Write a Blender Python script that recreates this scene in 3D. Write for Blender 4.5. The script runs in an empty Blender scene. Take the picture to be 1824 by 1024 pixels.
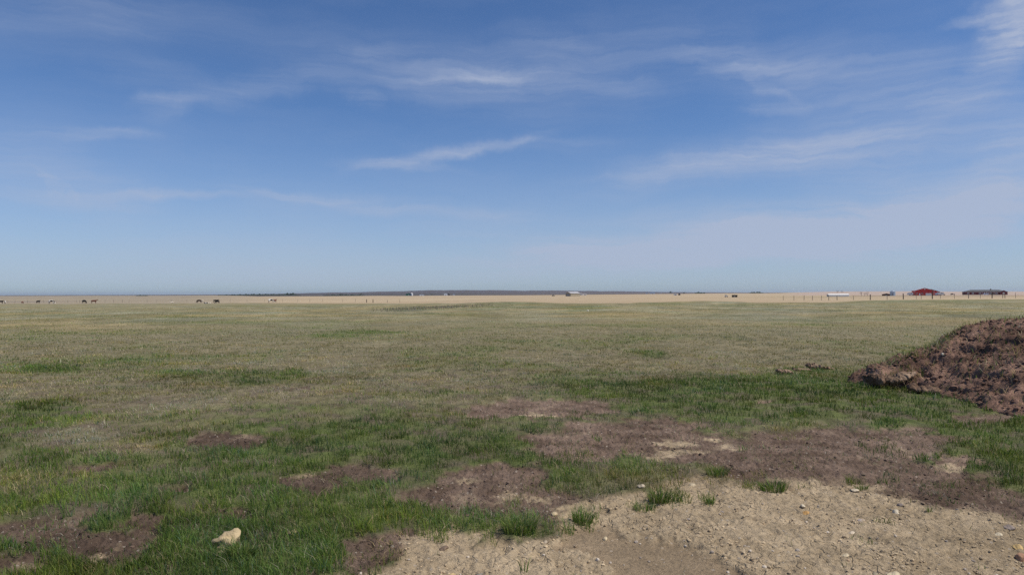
import bpy, bmesh, math, random
import numpy as np
from mathutils import Matrix, Vector

C = bpy.context.scene
COL = C.collection
R = math.radians
rng = np.random.default_rng(7)
random.seed(11)

# ------------------------------------------------------------------ camera
FPX = 1232.0                      # focal length in photo pixels (photo is 1824 wide)
EYE = 1.65
cam = bpy.data.cameras.new('camera'); cam_o = bpy.data.objects.new('camera', cam); COL.objects.link(cam_o)
cam.sensor_width = 36.0; cam.lens = FPX / 1824 * 36.0
cam.clip_start = 0.05; cam.clip_end = 60000
cam_o.matrix_world = Matrix.Translation((0, 0, EYE)) @ Matrix.Rotation(R(90 + 0.525), 4, 'X') @ Matrix.Rotation(R(-0.204), 4, 'Z')
C.camera = cam_o

# ------------------------------------------------------------------ light
SUN_AZ, SUN_EL = R(106), R(57)     # clockwise from the view direction (+Y), and above the horizon
C.view_settings.view_transform = 'Standard'; C.view_settings.look = 'None'
C.view_settings.gamma = 1; C.view_settings.use_curve_mapping = False
C.view_settings.exposure = 0.0
sun = bpy.data.lights.new('sun', 'SUN'); sun.energy = 4.1; sun.angle = R(0.53); sun.color = (1.0, 0.935, 0.82)
sun_o = bpy.data.objects.new('sun', sun); COL.objects.link(sun_o)
sd = Vector((math.cos(SUN_EL) * math.sin(SUN_AZ), math.cos(SUN_EL) * math.cos(SUN_AZ), math.sin(SUN_EL)))
sun_o.rotation_euler = sd.to_track_quat('Z', 'Y').to_euler(); sun_o.location = (30, 0, 60)
C.cycles.use_denoising = False
C.cycles.max_bounces = 6; C.cycles.volume_bounces = 0; C.cycles.transparent_max_bounces = 8
try:
    C.cycles.denoiser = 'OPENIMAGEDENOISE'
except Exception:
    pass

def ang(px, py):
    """direction (azimuth, elevation) seen at a point of the photograph"""
    u = (px - 912) / FPX; v = (526.5 - 6.5 * px / 1824 - py) / FPX
    return math.atan(u), math.atan(v / math.sqrt(1 + u * u))

def nd(nt, typ, **kw):
    n = nt.nodes.new(typ)
    for k, v in kw.items():
        if k.startswith('i_'):
            n.inputs[int(k[2:])].default_value = v
        else:
            setattr(n, k, v)
    return n
def mth(nt, op, a, b=None, clamp=False):
    n = nt.nodes.new('ShaderNodeMath'); n.operation = op; n.use_clamp = clamp
    for i, s in enumerate((a, b)):
        if s is None: continue
        if isinstance(s, (int, float)): n.inputs[i].default_value = s
        else: nt.links.new(s, n.inputs[i])
    return n.outputs[0]

W = bpy.data.worlds.new('World'); C.world = W; W.use_nodes = True
nt = W.node_tree; nt.nodes.clear()
sky = nt.nodes.new('ShaderNodeTexSky'); sky.sky_type = 'NISHITA'; sky.sun_disc = False
sky.sun_elevation = SUN_EL; sky.sun_rotation = SUN_AZ
sky.altitude = 900; sky.air_density = 1.0; sky.dust_density = 0.6; sky.ozone_density = 2.2
tc = nt.nodes.new('ShaderNodeTexCoord')
sep = nt.nodes.new('ShaderNodeSeparateXYZ'); nt.links.new(tc.outputs['Generated'], sep.inputs[0])
az = mth(nt, 'ARCTAN2', sep.outputs[0], sep.outputs[1])
el = mth(nt, 'ARCSINE', sep.outputs[2])
comb = nt.nodes.new('ShaderNodeCombineXYZ'); nt.links.new(az, comb.inputs[0]); nt.links.new(el, comb.inputs[1])
# ragged edges: bend the coordinates of the wisps with noise
n1 = nt.nodes.new('ShaderNodeTexNoise'); n1.inputs['Scale'].default_value = 5; n1.inputs['Detail'].default_value = 8; n1.inputs['Roughness'].default_value = .62
nt.links.new(comb.outputs[0], n1.inputs['Vector'])
vs = nt.nodes.new('ShaderNodeVectorMath'); vs.operation = 'MULTIPLY_ADD'
nt.links.new(n1.outputs['Color'], vs.inputs[0]); vs.inputs[1].default_value = (0.22, 0.06, 0); vs.inputs[2].default_value = (-0.11, -0.03, 0)
vw = nt.nodes.new('ShaderNodeVectorMath'); vw.operation = 'ADD'
nt.links.new(comb.outputs[0], vw.inputs[0]); nt.links.new(vs.outputs[0], vw.inputs[1])
WISPS = [  # x0,y0,x1,y1, half width px, strength
    (640, 142, 1060, 126, 32, .34), (720, 143, 1000, 122, 13, .36), (520, 95, 1180, 150, 66, .26), (580, 100, 710, 90, 14, .22), (1000, 150, 1150, 160, 20, .2),
    (1040, 60, 1600, 128, 46, .34), (1180, 102, 1560, 124, 22, .30), (1320, 126, 1430, 180, 9, .22), (950, 60, 1080, 92, 12, .18), (1540, 110, 1860, 170, 40, .26),
    (200, 186, 400, 174, 13, .34), (225, 176, 262, 176, 12, .16), (380, 178, 570, 130, 24, .30), (590, 165, 650, 190, 18, .24), (200, 130, 420, 160, 30, .16), (210, 215, 330, 200, 12, .2),
    (650, 303, 940, 254, 11, .60), (610, 290, 800, 306, 10, .36), (900, 262, 1130, 258, 14, .24), (730, 290, 850, 276, 7, .3), (900, 258, 1000, 236, 9, .2),
    (80, 234, 235, 243, 9, .44), (-40, 232, 120, 258, 26, .28), (-40, 300, 260, 350, 40, .34), (55, 296, 80, 330, 7, .24), (-40, 325, 330, 345, 14, .2),
    (160, 335, 480, 352, 8, .26), (370, 328, 720, 368, 8, .36), (560, 352, 1000, 392, 16, .26), (720, 405, 1050, 415, 22, .18), (400, 345, 700, 360, 26, .16), (640, 372, 900, 380, 9, .22),
    (1080, 312, 1560, 250, 30, .40), (1350, 262, 1880, 180, 50, .42), (1180, 300, 1450, 262, 14, .28), (1300, 290, 1860, 250, 34, .30), (1000, 345, 1300, 300, 26, .22),
    (1795, 70, 1850, -10, 50, .95), (1760, 90, 1850, 10, 34, .6), (1650, 50, 1775, 24, 7, .42), (1760, 112, 1860, 84, 16, .3),
    (1770, 330, 1870, 265, 52, .50), (1500, 172, 1740, 178, 20, .28), (1330, 195, 1450, 185, 10, .2), (1290, 180, 1560, 168, 22, .2),
    (860, 462, 1500, 425, 34, 1.1), (1250, 428, 1860, 372, 46, 1.15), (1500, 350, 1860, 340, 36, .42), (1380, 345, 1640, 330, 20, .22), (1000, 395, 1400, 372, 24, .26),
    (-50, 15, 380, 40, 50, .26), (-60, 440, 900, 470, 70, .20), (930, 60, 1000, 90, 26, .16),
]
tot = None
for (x0, y0, x1, y1, w, s) in WISPS:
    a0, e0 = ang(x0, y0); a1, e1 = ang(x1, y1)
    L = math.hypot(a1 - a0, e1 - e0)
    m = nt.nodes.new('ShaderNodeMapping'); m.vector_type = 'TEXTURE'
    m.inputs['Location'].default_value = ((a0 + a1) / 2, (e0 + e1) / 2, 0)
    m.inputs['Rotation'].default_value = (0, 0, math.atan2(e1 - e0, a1 - a0))
    m.inputs['Scale'].default_value = (L * 0.55 + 1.6 * w / FPX, 1.35 * w / FPX, 1)
    nt.links.new(vw.outputs[0], m.inputs[0])
    ln = nt.nodes.new('ShaderNodeVectorMath'); ln.operation = 'LENGTH'; nt.links.new(m.outputs[0], ln.inputs[0])
    mr = nt.nodes.new('ShaderNodeMapRange'); mr.interpolation_type = 'SMOOTHERSTEP'
    mr.inputs[1].default_value = 1.25; mr.inputs[2].default_value = 0.0; mr.inputs[3].default_value = 0; mr.inputs[4].default_value = s
    nt.links.new(ln.outputs['Value'], mr.inputs[0])
    tot = mr.outputs[0] if tot is None else mth(nt, 'ADD', tot, mr.outputs[0])
# fibres inside the cirrus, stretched along the wind
mp = nt.nodes.new('ShaderNodeMapping'); mp.inputs['Rotation'].default_value = (0, 0, R(6)); mp.inputs['Scale'].default_value = (2.4, 26, 1)
nt.links.new(vw.outputs[0], mp.inputs[0])
n2 = nt.nodes.new('ShaderNodeTexNoise'); n2.inputs['Scale'].default_value = 2.2; n2.inputs['Detail'].default_value = 12; n2.inputs['Roughness'].default_value = .62
nt.links.new(mp.outputs[0], n2.inputs['Vector'])
fib = nt.nodes.new('ShaderNodeMapRange'); fib.inputs[1].default_value = .28; fib.inputs[2].default_value = .72; fib.inputs[3].default_value = .25; fib.inputs[4].default_value = 1.65
nt.links.new(n2.outputs[0], fib.inputs[0])
mp3 = nt.nodes.new('ShaderNodeMapping'); mp3.inputs['Rotation'].default_value = (0, 0, R(-4)); mp3.inputs['Scale'].default_value = (1.3, 6, 1)
nt.links.new(vw.outputs[0], mp3.inputs[0])
n3 = nt.nodes.new('ShaderNodeTexNoise'); n3.inputs['Scale'].default_value = 1.9; n3.inputs['Detail'].default_value = 7; n3.inputs['Roughness'].default_value = .6
nt.links.new(mp3.outputs[0], n3.inputs['Vector'])
veil = nt.nodes.new('ShaderNodeMapRange'); veil.inputs[1].default_value = .45; veil.inputs[2].default_value = .8; veil.inputs[3].default_value = 0; veil.inputs[4].default_value = .22
nt.links.new(n3.outputs[0], veil.inputs[0])
cl = mth(nt, 'MULTIPLY', tot, fib.outputs[0])
cl = mth(nt, 'ADD', cl, veil.outputs[0])
low = nt.nodes.new('ShaderNodeMapRange'); low.inputs[1].default_value = .26; low.inputs[2].default_value = 0.0; low.inputs[3].default_value = 0; low.inputs[4].default_value = 1
nt.links.new(el, low.inputs[0]); lo2 = mth(nt, 'MULTIPLY', mth(nt, 'POWER', low.outputs[0], 1.3), 0.56)
cl = mth(nt, 'ADD', mth(nt, 'MULTIPLY', cl, 0.58), lo2)
cl = mth(nt, 'MINIMUM', cl, 0.86)
up = nt.nodes.new('ShaderNodeMapRange'); up.inputs[1].default_value = -0.01; up.inputs[2].default_value = 0.02
nt.links.new(el, up.inputs[0])
cl = mth(nt, 'MULTIPLY', cl, up.outputs[0])
SKY_S = 0.10
hs = nt.nodes.new('ShaderNodeMix'); hs.data_type = 'RGBA'; hs.blend_type = 'MULTIPLY'; hs.inputs[0].default_value = 1
nt.links.new(sky.outputs[0], hs.inputs[6]); hs.inputs[7].default_value = (0.59, 0.785, 1.04, 1)
mix = nt.nodes.new('ShaderNodeMix'); mix.data_type = 'RGBA'
nt.links.new(cl, mix.inputs[0]); nt.links.new(hs.outputs[2], mix.inputs[6])
mix.inputs[7].default_value = (0.425 / SKY_S, 0.485 / SKY_S, 0.630 / SKY_S, 1)
bg = nt.nodes.new('ShaderNodeBackground'); bg.inputs[1].default_value = SKY_S
nt.links.new(mix.outputs[2], bg.inputs[0])
wo = nt.nodes.new('ShaderNodeOutputWorld'); nt.links.new(bg.outputs[0], wo.inputs[0])

# ------------------------------------------------------------------ numpy noise
PERM = np.random.default_rng(3).integers(0, 2 ** 16, 65536).astype(np.int64)
GR = np.random.default_rng(5).random(65536) * 2 * np.pi
GX, GY = np.cos(GR), np.sin(GR)
def perlin(x, y, seed=0):
    x = np.asarray(x, float) + seed * 37.7; y = np.asarray(y, float) + seed * 91.3
    xi = np.floor(x).astype(np.int64); yi = np.floor(y).astype(np.int64)
    xf = x - xi; yf = y - yi
    def g(ix, iy, dx, dy):
        h = PERM[(PERM[ix & 65535] + iy) & 65535]
        return GX[h] * dx + GY[h] * dy
    sx = xf * xf * xf * (xf * (xf * 6 - 15) + 10); sy = yf * yf * yf * (yf * (yf * 6 - 15) + 10)
    a = g(xi, yi, xf, yf); b = g(xi + 1, yi, xf - 1, yf)
    c = g(xi, yi + 1, xf, yf - 1); d = g(xi + 1, yi + 1, xf - 1, yf - 1)
    return ((a + sx * (b - a)) * (1 - sy) + (c + sx * (d - c)) * sy) * 1.5
def fbm(x, y, s, octs=4, seed=0, gain=.5):
    """fractal noise with largest features of about s metres, roughly -1..1"""
    t = 0; a = 1.0; f = 1.0 / s
    for i in range(octs):
        t = t + a * perlin(x * f, y * f, seed + i * 3); a *= gain; f *= 2.03
    return t
def ridge(x, y, s, octs=4, seed=0, gain=.5):
    t = 0; a = 1.0; f = 1.0 / s
    for i in range(octs):
        t = t + a * (1 - np.abs(perlin(x * f, y * f, seed + i * 5)) * 2.2); a *= gain; f *= 2.1
    return t
def ss(a, b, x):
    t = np.clip((np.asarray(x, float) - a) / (b - a), 0, 1); return t * t * (3 - 2 * t)

# ------------------------------------------------------------------ terrain
HX = np.array([-9000, 0, 250, 380, 420, 500, 560, 640, 700, 760, 800, 870, 920, 1000, 1080, 1150, 1230, 1380, 1430, 1480, 1600, 1700, 1824, 9000])
HP = np.array([.5, .9, .9, .9, 1.0, 2.0, 3.2, 4.2, 5.2, 6.6, 7.2, 7.0, 6.2, 5.4, 4.6, 3.3, 2.0, .9, .8, 1.0, 1.0, 1.0, 1.0, .5])  # far ridge, photo px over the flat horizon
RP = np.array([0, 0, 0, 0, 0, 0, 0, 0, 0, 0, 0, 0, 0, 0, 0, 0, 0, .2, 1.6, 2.6, 2.6, 1.6, 1.2, 0])                          # pale rise on the right
def terrain(x, y):
    x = np.asarray(x, float); y = np.asarray(y, float)
    r = np.hypot(x, y)
    azm = np.arctan2(x, y); px = np.where(np.abs(azm) < 1.35, 912 + FPX * np.tan(np.clip(azm, -1.35, 1.35)), np.sign(azm) * 9000)
    Lf = 1 - ss(-0.16, 0.02, azm)
    z = -1.35 * ss(50, 290, r) * Lf - 1.2 * ss(185, 560, r) * (1 - Lf)
    z = z + 0.035 * fbm(x, y, 3.5, 2, 1) * ss(2, 6, r) + 0.07 * fbm(x, y, 16, 2, 2) * ss(5, 25, r) + 0.22 * fbm(x, y, 170, 2, 4) * ss(150, 400, r)
    z = z + 0.30 * np.exp(-(((px - 900) / 75) ** 2) - ((r - 118) / 12) ** 2) + 0.22 * np.exp(-(((px - 1255) / 60) ** 2) - ((r - 122) / 9) ** 2)
    hill = np.interp(px, HX, HP) * 7600 / FPX
    rough = 1 + 0.10 * perlin(px / 37, r * 0 + 1, 9) + .05 * perlin(px / 11, r * 0, 8)
    z = z + hill * rough * ss(2300, 7600, r) * (1 - ss(8200, 10500, r))
    rise = np.interp(px, HX, RP) * 3300 / FPX
    z = z + rise * ss(900, 3200, r) * (1 - ss(4200, 6000, r) * .7)
    return z

# ------------------------------------------------------------------ where a photo point meets the ground
def yh(px): return 526.5 - 6.5 * np.asarray(px, float) / 1824
def at(px, py):
    u = (px - 912) / FPX; v = (py - float(yh(px))) / FPX
    d = EYE / max(v, 1e-4)
    for _ in range(12):
        z = float(terrain(u * d, d)); d = 0.5 * d + 0.5 * (EYE - z) / max(v, 1e-4)
    return u * d, d, float(terrain(u * d, d))
def pxof(x, y):
    """the photo point a flat-ground position corresponds to (used once to lay out soil patches)"""
    y = np.maximum(y, 0.3)
    px = 912 + FPX * x / y
    return px, yh(np.clip(px, -3000, 5000)) + EYE * FPX / y

def blobs(px, py, L):
    m = np.zeros_like(px)
    for b in L:
        cx, cy, rx, ry = b[:4]; s = b[4] if len(b) > 4 else 1.0
        t = ((px - cx) / rx) ** 2 + ((py - cy) / ry) ** 2
        m = np.maximum(m, s * np.clip(1.5 - t, 0, 1.5) / 1.5 * 1.0)
    return m
def poly_mask(px, py, P, soft):
    """signed soft inside mask of a polygon"""
    P = np.array(P, float); n = len(P)
    inside = np.zeros(px.shape, bool); dist = np.full(px.shape, 1e9)
    for i in range(n):
        x0, y0 = P[i]; x1, y1 = P[(i + 1) % n]
        c = ((y0 > py) != (y1 > py)) & (px < (x1 - x0) * (py - y0) / ((y1 - y0) if y1 != y0 else 1e-9) + x0)
        inside ^= c
        t = np.clip(((px - x0) * (x1 - x0) + (py - y0) * (y1 - y0)) / ((x1 - x0) ** 2 + (y1 - y0) ** 2), 0, 1)
        dist = np.minimum(dist, np.hypot(px - x0 - t * (x1 - x0), (py - y0 - t * (y1 - y0)) * 1.8))
    return np.clip(np.where(inside, dist, -dist) / soft, -1, 1) * .5 + .5

DIRT = [(965, 728, 148, 17), (1010, 722, 90, 13), (870, 733, 50, 10), (1120, 775, 150, 30), (1170, 752, 75, 15), (1050, 790, 110, 28), (1215, 790, 110, 34),
        (1440, 805, 215, 50), (1520, 790, 110, 30), (1390, 830, 150, 40), (1640, 860, 150, 34), (1740, 885, 100, 24),
        (880, 850, 105, 30), (870, 880, 175, 32), (780, 882, 80, 20), (940, 900, 110, 26), (400, 781, 66, 17), (560, 856, 100, 17), (640, 838, 70, 11),
        (110, 950, 140, 32), (200, 965, 90, 26), (265, 928, 46, 18), (400, 918, 56, 10), (310, 870, 30, 8, .8), (672, 962, 54, 28), (655, 996, 24, 20), (30, 1000, 70, 18, .8),
        (945, 775, 46, 10), (1660, 780, 60, 9, .8), (1700, 820, 50, 8, .8), (1640, 765, 40, 7, .8), (1360, 712, 10, 5), (1500, 865, 160, 22), (1600, 880, 160, 20),
        (735, 945, 45, 14), (1760, 745, 70, 10, .9), (1790, 900, 80, 20), (180, 828, 90, 6, .75), (520, 690, 40, 5, .7)]
TAN_P = [(440, 1100), (515, 1034), (590, 1006), (632, 1008), (690, 990), (706, 962), (742, 940), (800, 932), (840, 955), (870, 940), (930, 958), (1000, 948), (985, 905), (1010, 882), (1110, 874), (1170, 858),
         (1230, 845), (1300, 852), (1360, 868), (1430, 850), (1500, 857), (1600, 876), (1700, 900), (1830, 912), (2400, 960), (2600, 1500), (500, 1500)]
TANSPOT = [(1215, 800, 62, 10, .8), (1195, 783, 34, 6, .8), (830, 851, 26, 9, .7), (1262, 776, 18, 5, .8), (940, 880, 40, 9, .7), (545, 842, 30, 7, .6), (975, 738, 40, 5, .8), (215, 968, 30, 10, .7), (1560, 905, 70, 10),
           (925, 880, 60, 9, .6), (1700, 830, 40, 6, .6), (1165, 805, 50, 8, .7), (1090, 838, 60, 9, .6), (1290, 790, 40, 6, .5)]
DAMP_P = [(975, 932), (1060, 915), (1120, 942), (1180, 958), (1235, 978), (1310, 1005), (1400, 1040), (1500, 1200), (1000, 1200), (1100, 1040), (1060, 990), (1000, 965)]
GRASSIN = [(1170, 858, 70, 13), (1172, 879, 26, 12), (1272, 832, 28, 9), (1350, 856, 46, 15), (1038, 908, 24, 14), (925, 926, 42, 22), (868, 926, 34, 22), (1140, 893, 38, 7), (850, 905, 28, 20),
           (1015, 866, 52, 9), (1160, 825, 58, 13), (1100, 850, 40, 10), (1532, 864, 16, 5), (765, 925, 56, 26), (985, 925, 40, 12), (1265, 882, 14, 8), (1210, 880, 20, 9, .8), (1410, 862, 30, 8, .7), (900, 890, 26, 8, .6),
           (1010, 845, 60, 10, .7), (1085, 775, 40, 6, .45), (1050, 800, 60, 9, .5), (1330, 800, 30, 6, .4), (870, 955, 24, 8), (790, 955, 14, 6), (1415, 775, 26, 5, .6), (1560, 800, 40, 6, .6), (1610, 812, 50, 7, .8), (1690, 862, 40, 6, .6),
           (655, 1012, 20, 14, .8), (1560, 850, 30, 5, .5), (1480, 812, 30, 4, .4), (1030, 735, 30, 4, .4)]
GREEN = [(1450, 700, 520, 52, .95), (1240, 715, 260, 40), (1720, 820, 260, 90), (1750, 760, 220, 40), (700, 800, 420, 70), (560, 780, 200, 40, .8), (880, 790, 220, 70), (300, 985, 430, 90), (560, 930, 300, 80), (60, 815, 80, 30, .7), (75, 738, 70, 26, 1.3),
         (85, 732, 66, 24, 1.3), (20, 780, 60, 26, .9), (450, 668, 130, 16, .85), (330, 665, 70, 13, .8), (1160, 630, 38, 8, 1.1), (1600, 630, 60, 6, .5), (650, 590, 70, 5, .9), (590, 598, 50, 5, .6), (1050, 547, 50, 4, .9), (1260, 700, 160, 30), (900, 735, 200, 20, .8), (90, 655, 60, 9, .8),
         (330, 565, 60, 4, .6), (1600, 537, 80, 3, .8), (1700, 536, 90, 4, .7), (450, 541, 60, 2.5, .8), (560, 541, 80, 3, .8), (900, 545, 70, 6, .6), (1330, 543, 60, 3, .7), (1180, 542, 50, 3, .6), (300, 860, 200, 60, .6), (100, 880, 160, 50, .55), (1640, 628, 40, 12, 1.1), (1615, 660, 60, 14, 1.1)]
STRAW = [(600, 642, 110, 18), (740, 672, 120, 13), (520, 700, 100, 16), (60, 690, 90, 20, .7), (120, 775, 110, 22, .8), (330, 720, 120, 20, .7), (960, 635, 90, 12, .8), (1140, 672, 130, 8, .8), (1380, 560, 90, 6, .9), (1640, 575, 130, 14, .5), (1000, 570, 160, 8, .6), (1300, 615, 160, 14, .6),
         (230, 800, 60, 12, .7), (870, 665, 90, 8, .7), (60, 620, 160, 14, .6), (470, 650, 150, 9, .7), (850, 690, 160, 8, .7), (1240, 655, 150, 8, .7), (250, 600, 200, 7, .6), (700, 612, 160, 6, .6), (1150, 592, 200, 6, .6), (1500, 600, 160, 7, .7), (560, 740, 90, 9, .6), (330, 760, 110, 10, .5), (420, 620, 120, 10, .4), (1420, 640, 140, 12, .6), (700, 715, 60, 8, .5), (40, 850, 50, 30, .5)]

def soils(x, y):
    """0..1 maps over the ground: bare earth, tan subsoil, damp soil, greenness and dryness of the grass"""
    r = np.hypot(x, y)
    k = np.minimum(r, 60) / 12
    wx = x + (0.10 * fbm(x, y, .55, 4, 21) + .05 * fbm(x, y, .14, 2, 22)) * (0.6 + k)
    wy = y + (0.16 * fbm(x, y, .55, 4, 25) + .06 * fbm(x, y, .14, 2, 26)) * (0.6 + k * 1.3)
    px, py = pxof(wx, wy)
    nf = fbm(x, y, .35, 4, 31); nm = fbm(x, y, 1.3, 3, 33); nl = fbm(x, y, 6, 3, 35)
    rag = .16 * nf + .16 * nm + .10 * fbm(x, y, .12, 3, 39)
    dirt = ss(.24, .52, blobs(px, py, DIRT) * 1.0 + rag)
    tan = poly_mask(px, py, TAN_P, 26)
    tan = ss(.26, .80, tan + .20 * nf + .12 * nm + .08 * fbm(x, y, .12, 3, 40))
    spot = ss(.20, .9, blobs(px, py, TANSPOT) + .3 * nf + .1 * nm + .2 * (fbm(x, y, .9, 3, 30) > .35))
    gin = ss(.24, .60, blobs(px, py, GRASSIN) + .38 * nf + .15 * fbm(x, y, .12, 3, 38))
    damp = ss(.3, .7, poly_mask(px, py, DAMP_P, 22) + .15 * nf)
    behind = ss(0.0, 2.5, y)
    near = 1 - ss(8, 16, r)
    dirt = dirt * behind; gin = gin * behind
    tan = np.where(y > 3.0, tan, (x > -1.5) * 1.0)
    bare = np.maximum(dirt, tan)
    bare_g = bare * (1 - gin)
    tanc = np.maximum(tan, spot * dirt)
    green = 0.12 + ss(640, 800, py) * .34 + .42 * nm + .50 * nl + .16 * nf
    gb = blobs(px, py, GREEN); green = green + 1.05 * gb
    dry = blobs(px, py, STRAW)
    green = green - .80 * dry
    far = ss(35, 90, r)
    green = np.clip(green, 0, 1.15)
    return dict(lush=np.clip(gb, 0, 1.4), bare=bare_g, soil=bare, tan=tanc, damp=damp, green=green, dry=np.clip(dry + .35 * nm + .15, 0, 1), px=px, py=py, nf=nf, nm=nm, nl=nl, r=r)

# ------------------------------------------------------------------ the heap of earth on the right
HB = [(6.22, 12.75), (6.38, 12.35), (6.7, 12.05), (7.0, 11.75), (6.95, 11.2), (6.75, 10.5), (6.58, 9.7), (6.75, 9.0), (7.3, 8.3), (8.4, 7.5), (10.6, 7.0), (13.6, 8.2), (14.8, 11.5), (13.6, 15.2), (11, 16.6), (9.0, 15.6), (7.9, 14.6), (7.2, 13.9), (6.55, 13.3)]
def heap(x, y):
    x = np.asarray(x, float); y = np.asarray(y, float)
    wx = x + .17 * fbm(x, y, .6, 4, 51); wy = y + .20 * fbm(x, y, .6, 4, 53)
    P = np.array(HB); n = len(P)
    inside = np.zeros(x.shape, bool); dist = np.full(x.shape, 1e9)
    for i in range(n):
        x0, y0 = P[i]; x1, y1 = P[(i + 1) % n]
        c = ((y0 > wy) != (y1 > wy)) & (wx < (x1 - x0) * (wy - y0) / ((y1 - y0) if y1 != y0 else 1e-9) + x0)
        inside ^= c
        t = np.clip(((wx - x0) * (x1 - x0) + (wy - y0) * (y1 - y0)) / ((x1 - x0) ** 2 + (y1 - y0) ** 2), 0, 1)
        dist = np.minimum(dist, np.hypot(wx - x0 - t * (x1 - x0), wy - y0 - t * (y1 - y0)))
    s = np.where(inside, dist, 0)
    lip = ss(7.9, 6.5, x) * ss(11.2, 12.2, y)
    h = 1.66 * (1 - np.exp(-s / 1.85)) + .16 * lip * (1 - np.exp(-s / .10))
    h = h * (1 - .22 * ss(7.6, 6.3, x) * ss(11, 12, y))
    h = h * (.80 + .30 * ss(7.0, 9.2, x)); h = np.where(h > .95, .95 + .36 * (1 - np.exp(-np.maximum(h - .95, 0) / .36)), h)
    h = h + ss(8.0, 7.0, x) * (1 - np.exp(-s / .2)) * (.07 * fbm(x, y, .42, 3, 57) + .05 * (ridge(x, y, .5, 2, 58) - .9))
    near_e = 1 - np.exp(-s / .12)
    rough = .055 * fbm(x, y, .9, 3, 61) + .014 * (ridge(x, y, .40, 3, 63) - .9) + .010 * (ridge(x, y, .15, 2, 67) - .8) + 0.013 * fbm(x, y, .10, 3, 69) + .016 * (ridge(x, y, .06, 2, 75) - .8)
    bump = np.abs(perlin(x / .23, y / .19, 71)); rough = rough + .018 * ss(.32, .6, bump) - .05 * ss(.42, .62, perlin(x / .30, y / .17, 73))
    return np.where(inside, h + rough * near_e, -0.05), inside, s

def micro(x, y, S):
    """relief of the bare soil: clods, ruts and crumbs"""
    r = S['r']; m = S['soil'] * (1 - ss(20, 40, r))
    near = 1 - ss(9, 16, r)
    c = .010 * fbm(x, y, .30, 2, 41) + .010 * (ridge(x, y, .11, 2, 43) - .9) * near
    cl = ss(.30, .62, np.abs(perlin(x / .085, y / .085, 45))) * .016 + ss(.34, .6, np.abs(perlin(x / .038, y / .038, 47))) * .008
    smooth = np.clip(S['damp'] * .9, 0, 1)
    z = (c + cl * near * (1 - .55 * S['tan'])) * (1 - smooth * .8) * m
    z = z - .028 * m + .02 * (1 - m) * fbm(x, y, .22, 2, 49) * (1 - ss(10, 30, r)) - .030 * S['damp'] * m
    return z

def ground_z(x, y, S=None):
    if S is None: S = soils(x, y)
    return terrain(x, y) + micro(x, y, S)

def mixc(a, b, t):
    a = np.asarray(a, float); b = np.asarray(b, float); t = np.asarray(t, float)[..., None]
    return a * (1 - t) + b * t
def bandm(v, a, b, s): return ss(a - s, a + s, v) * (1 - ss(b - s, b + s, v))

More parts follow.
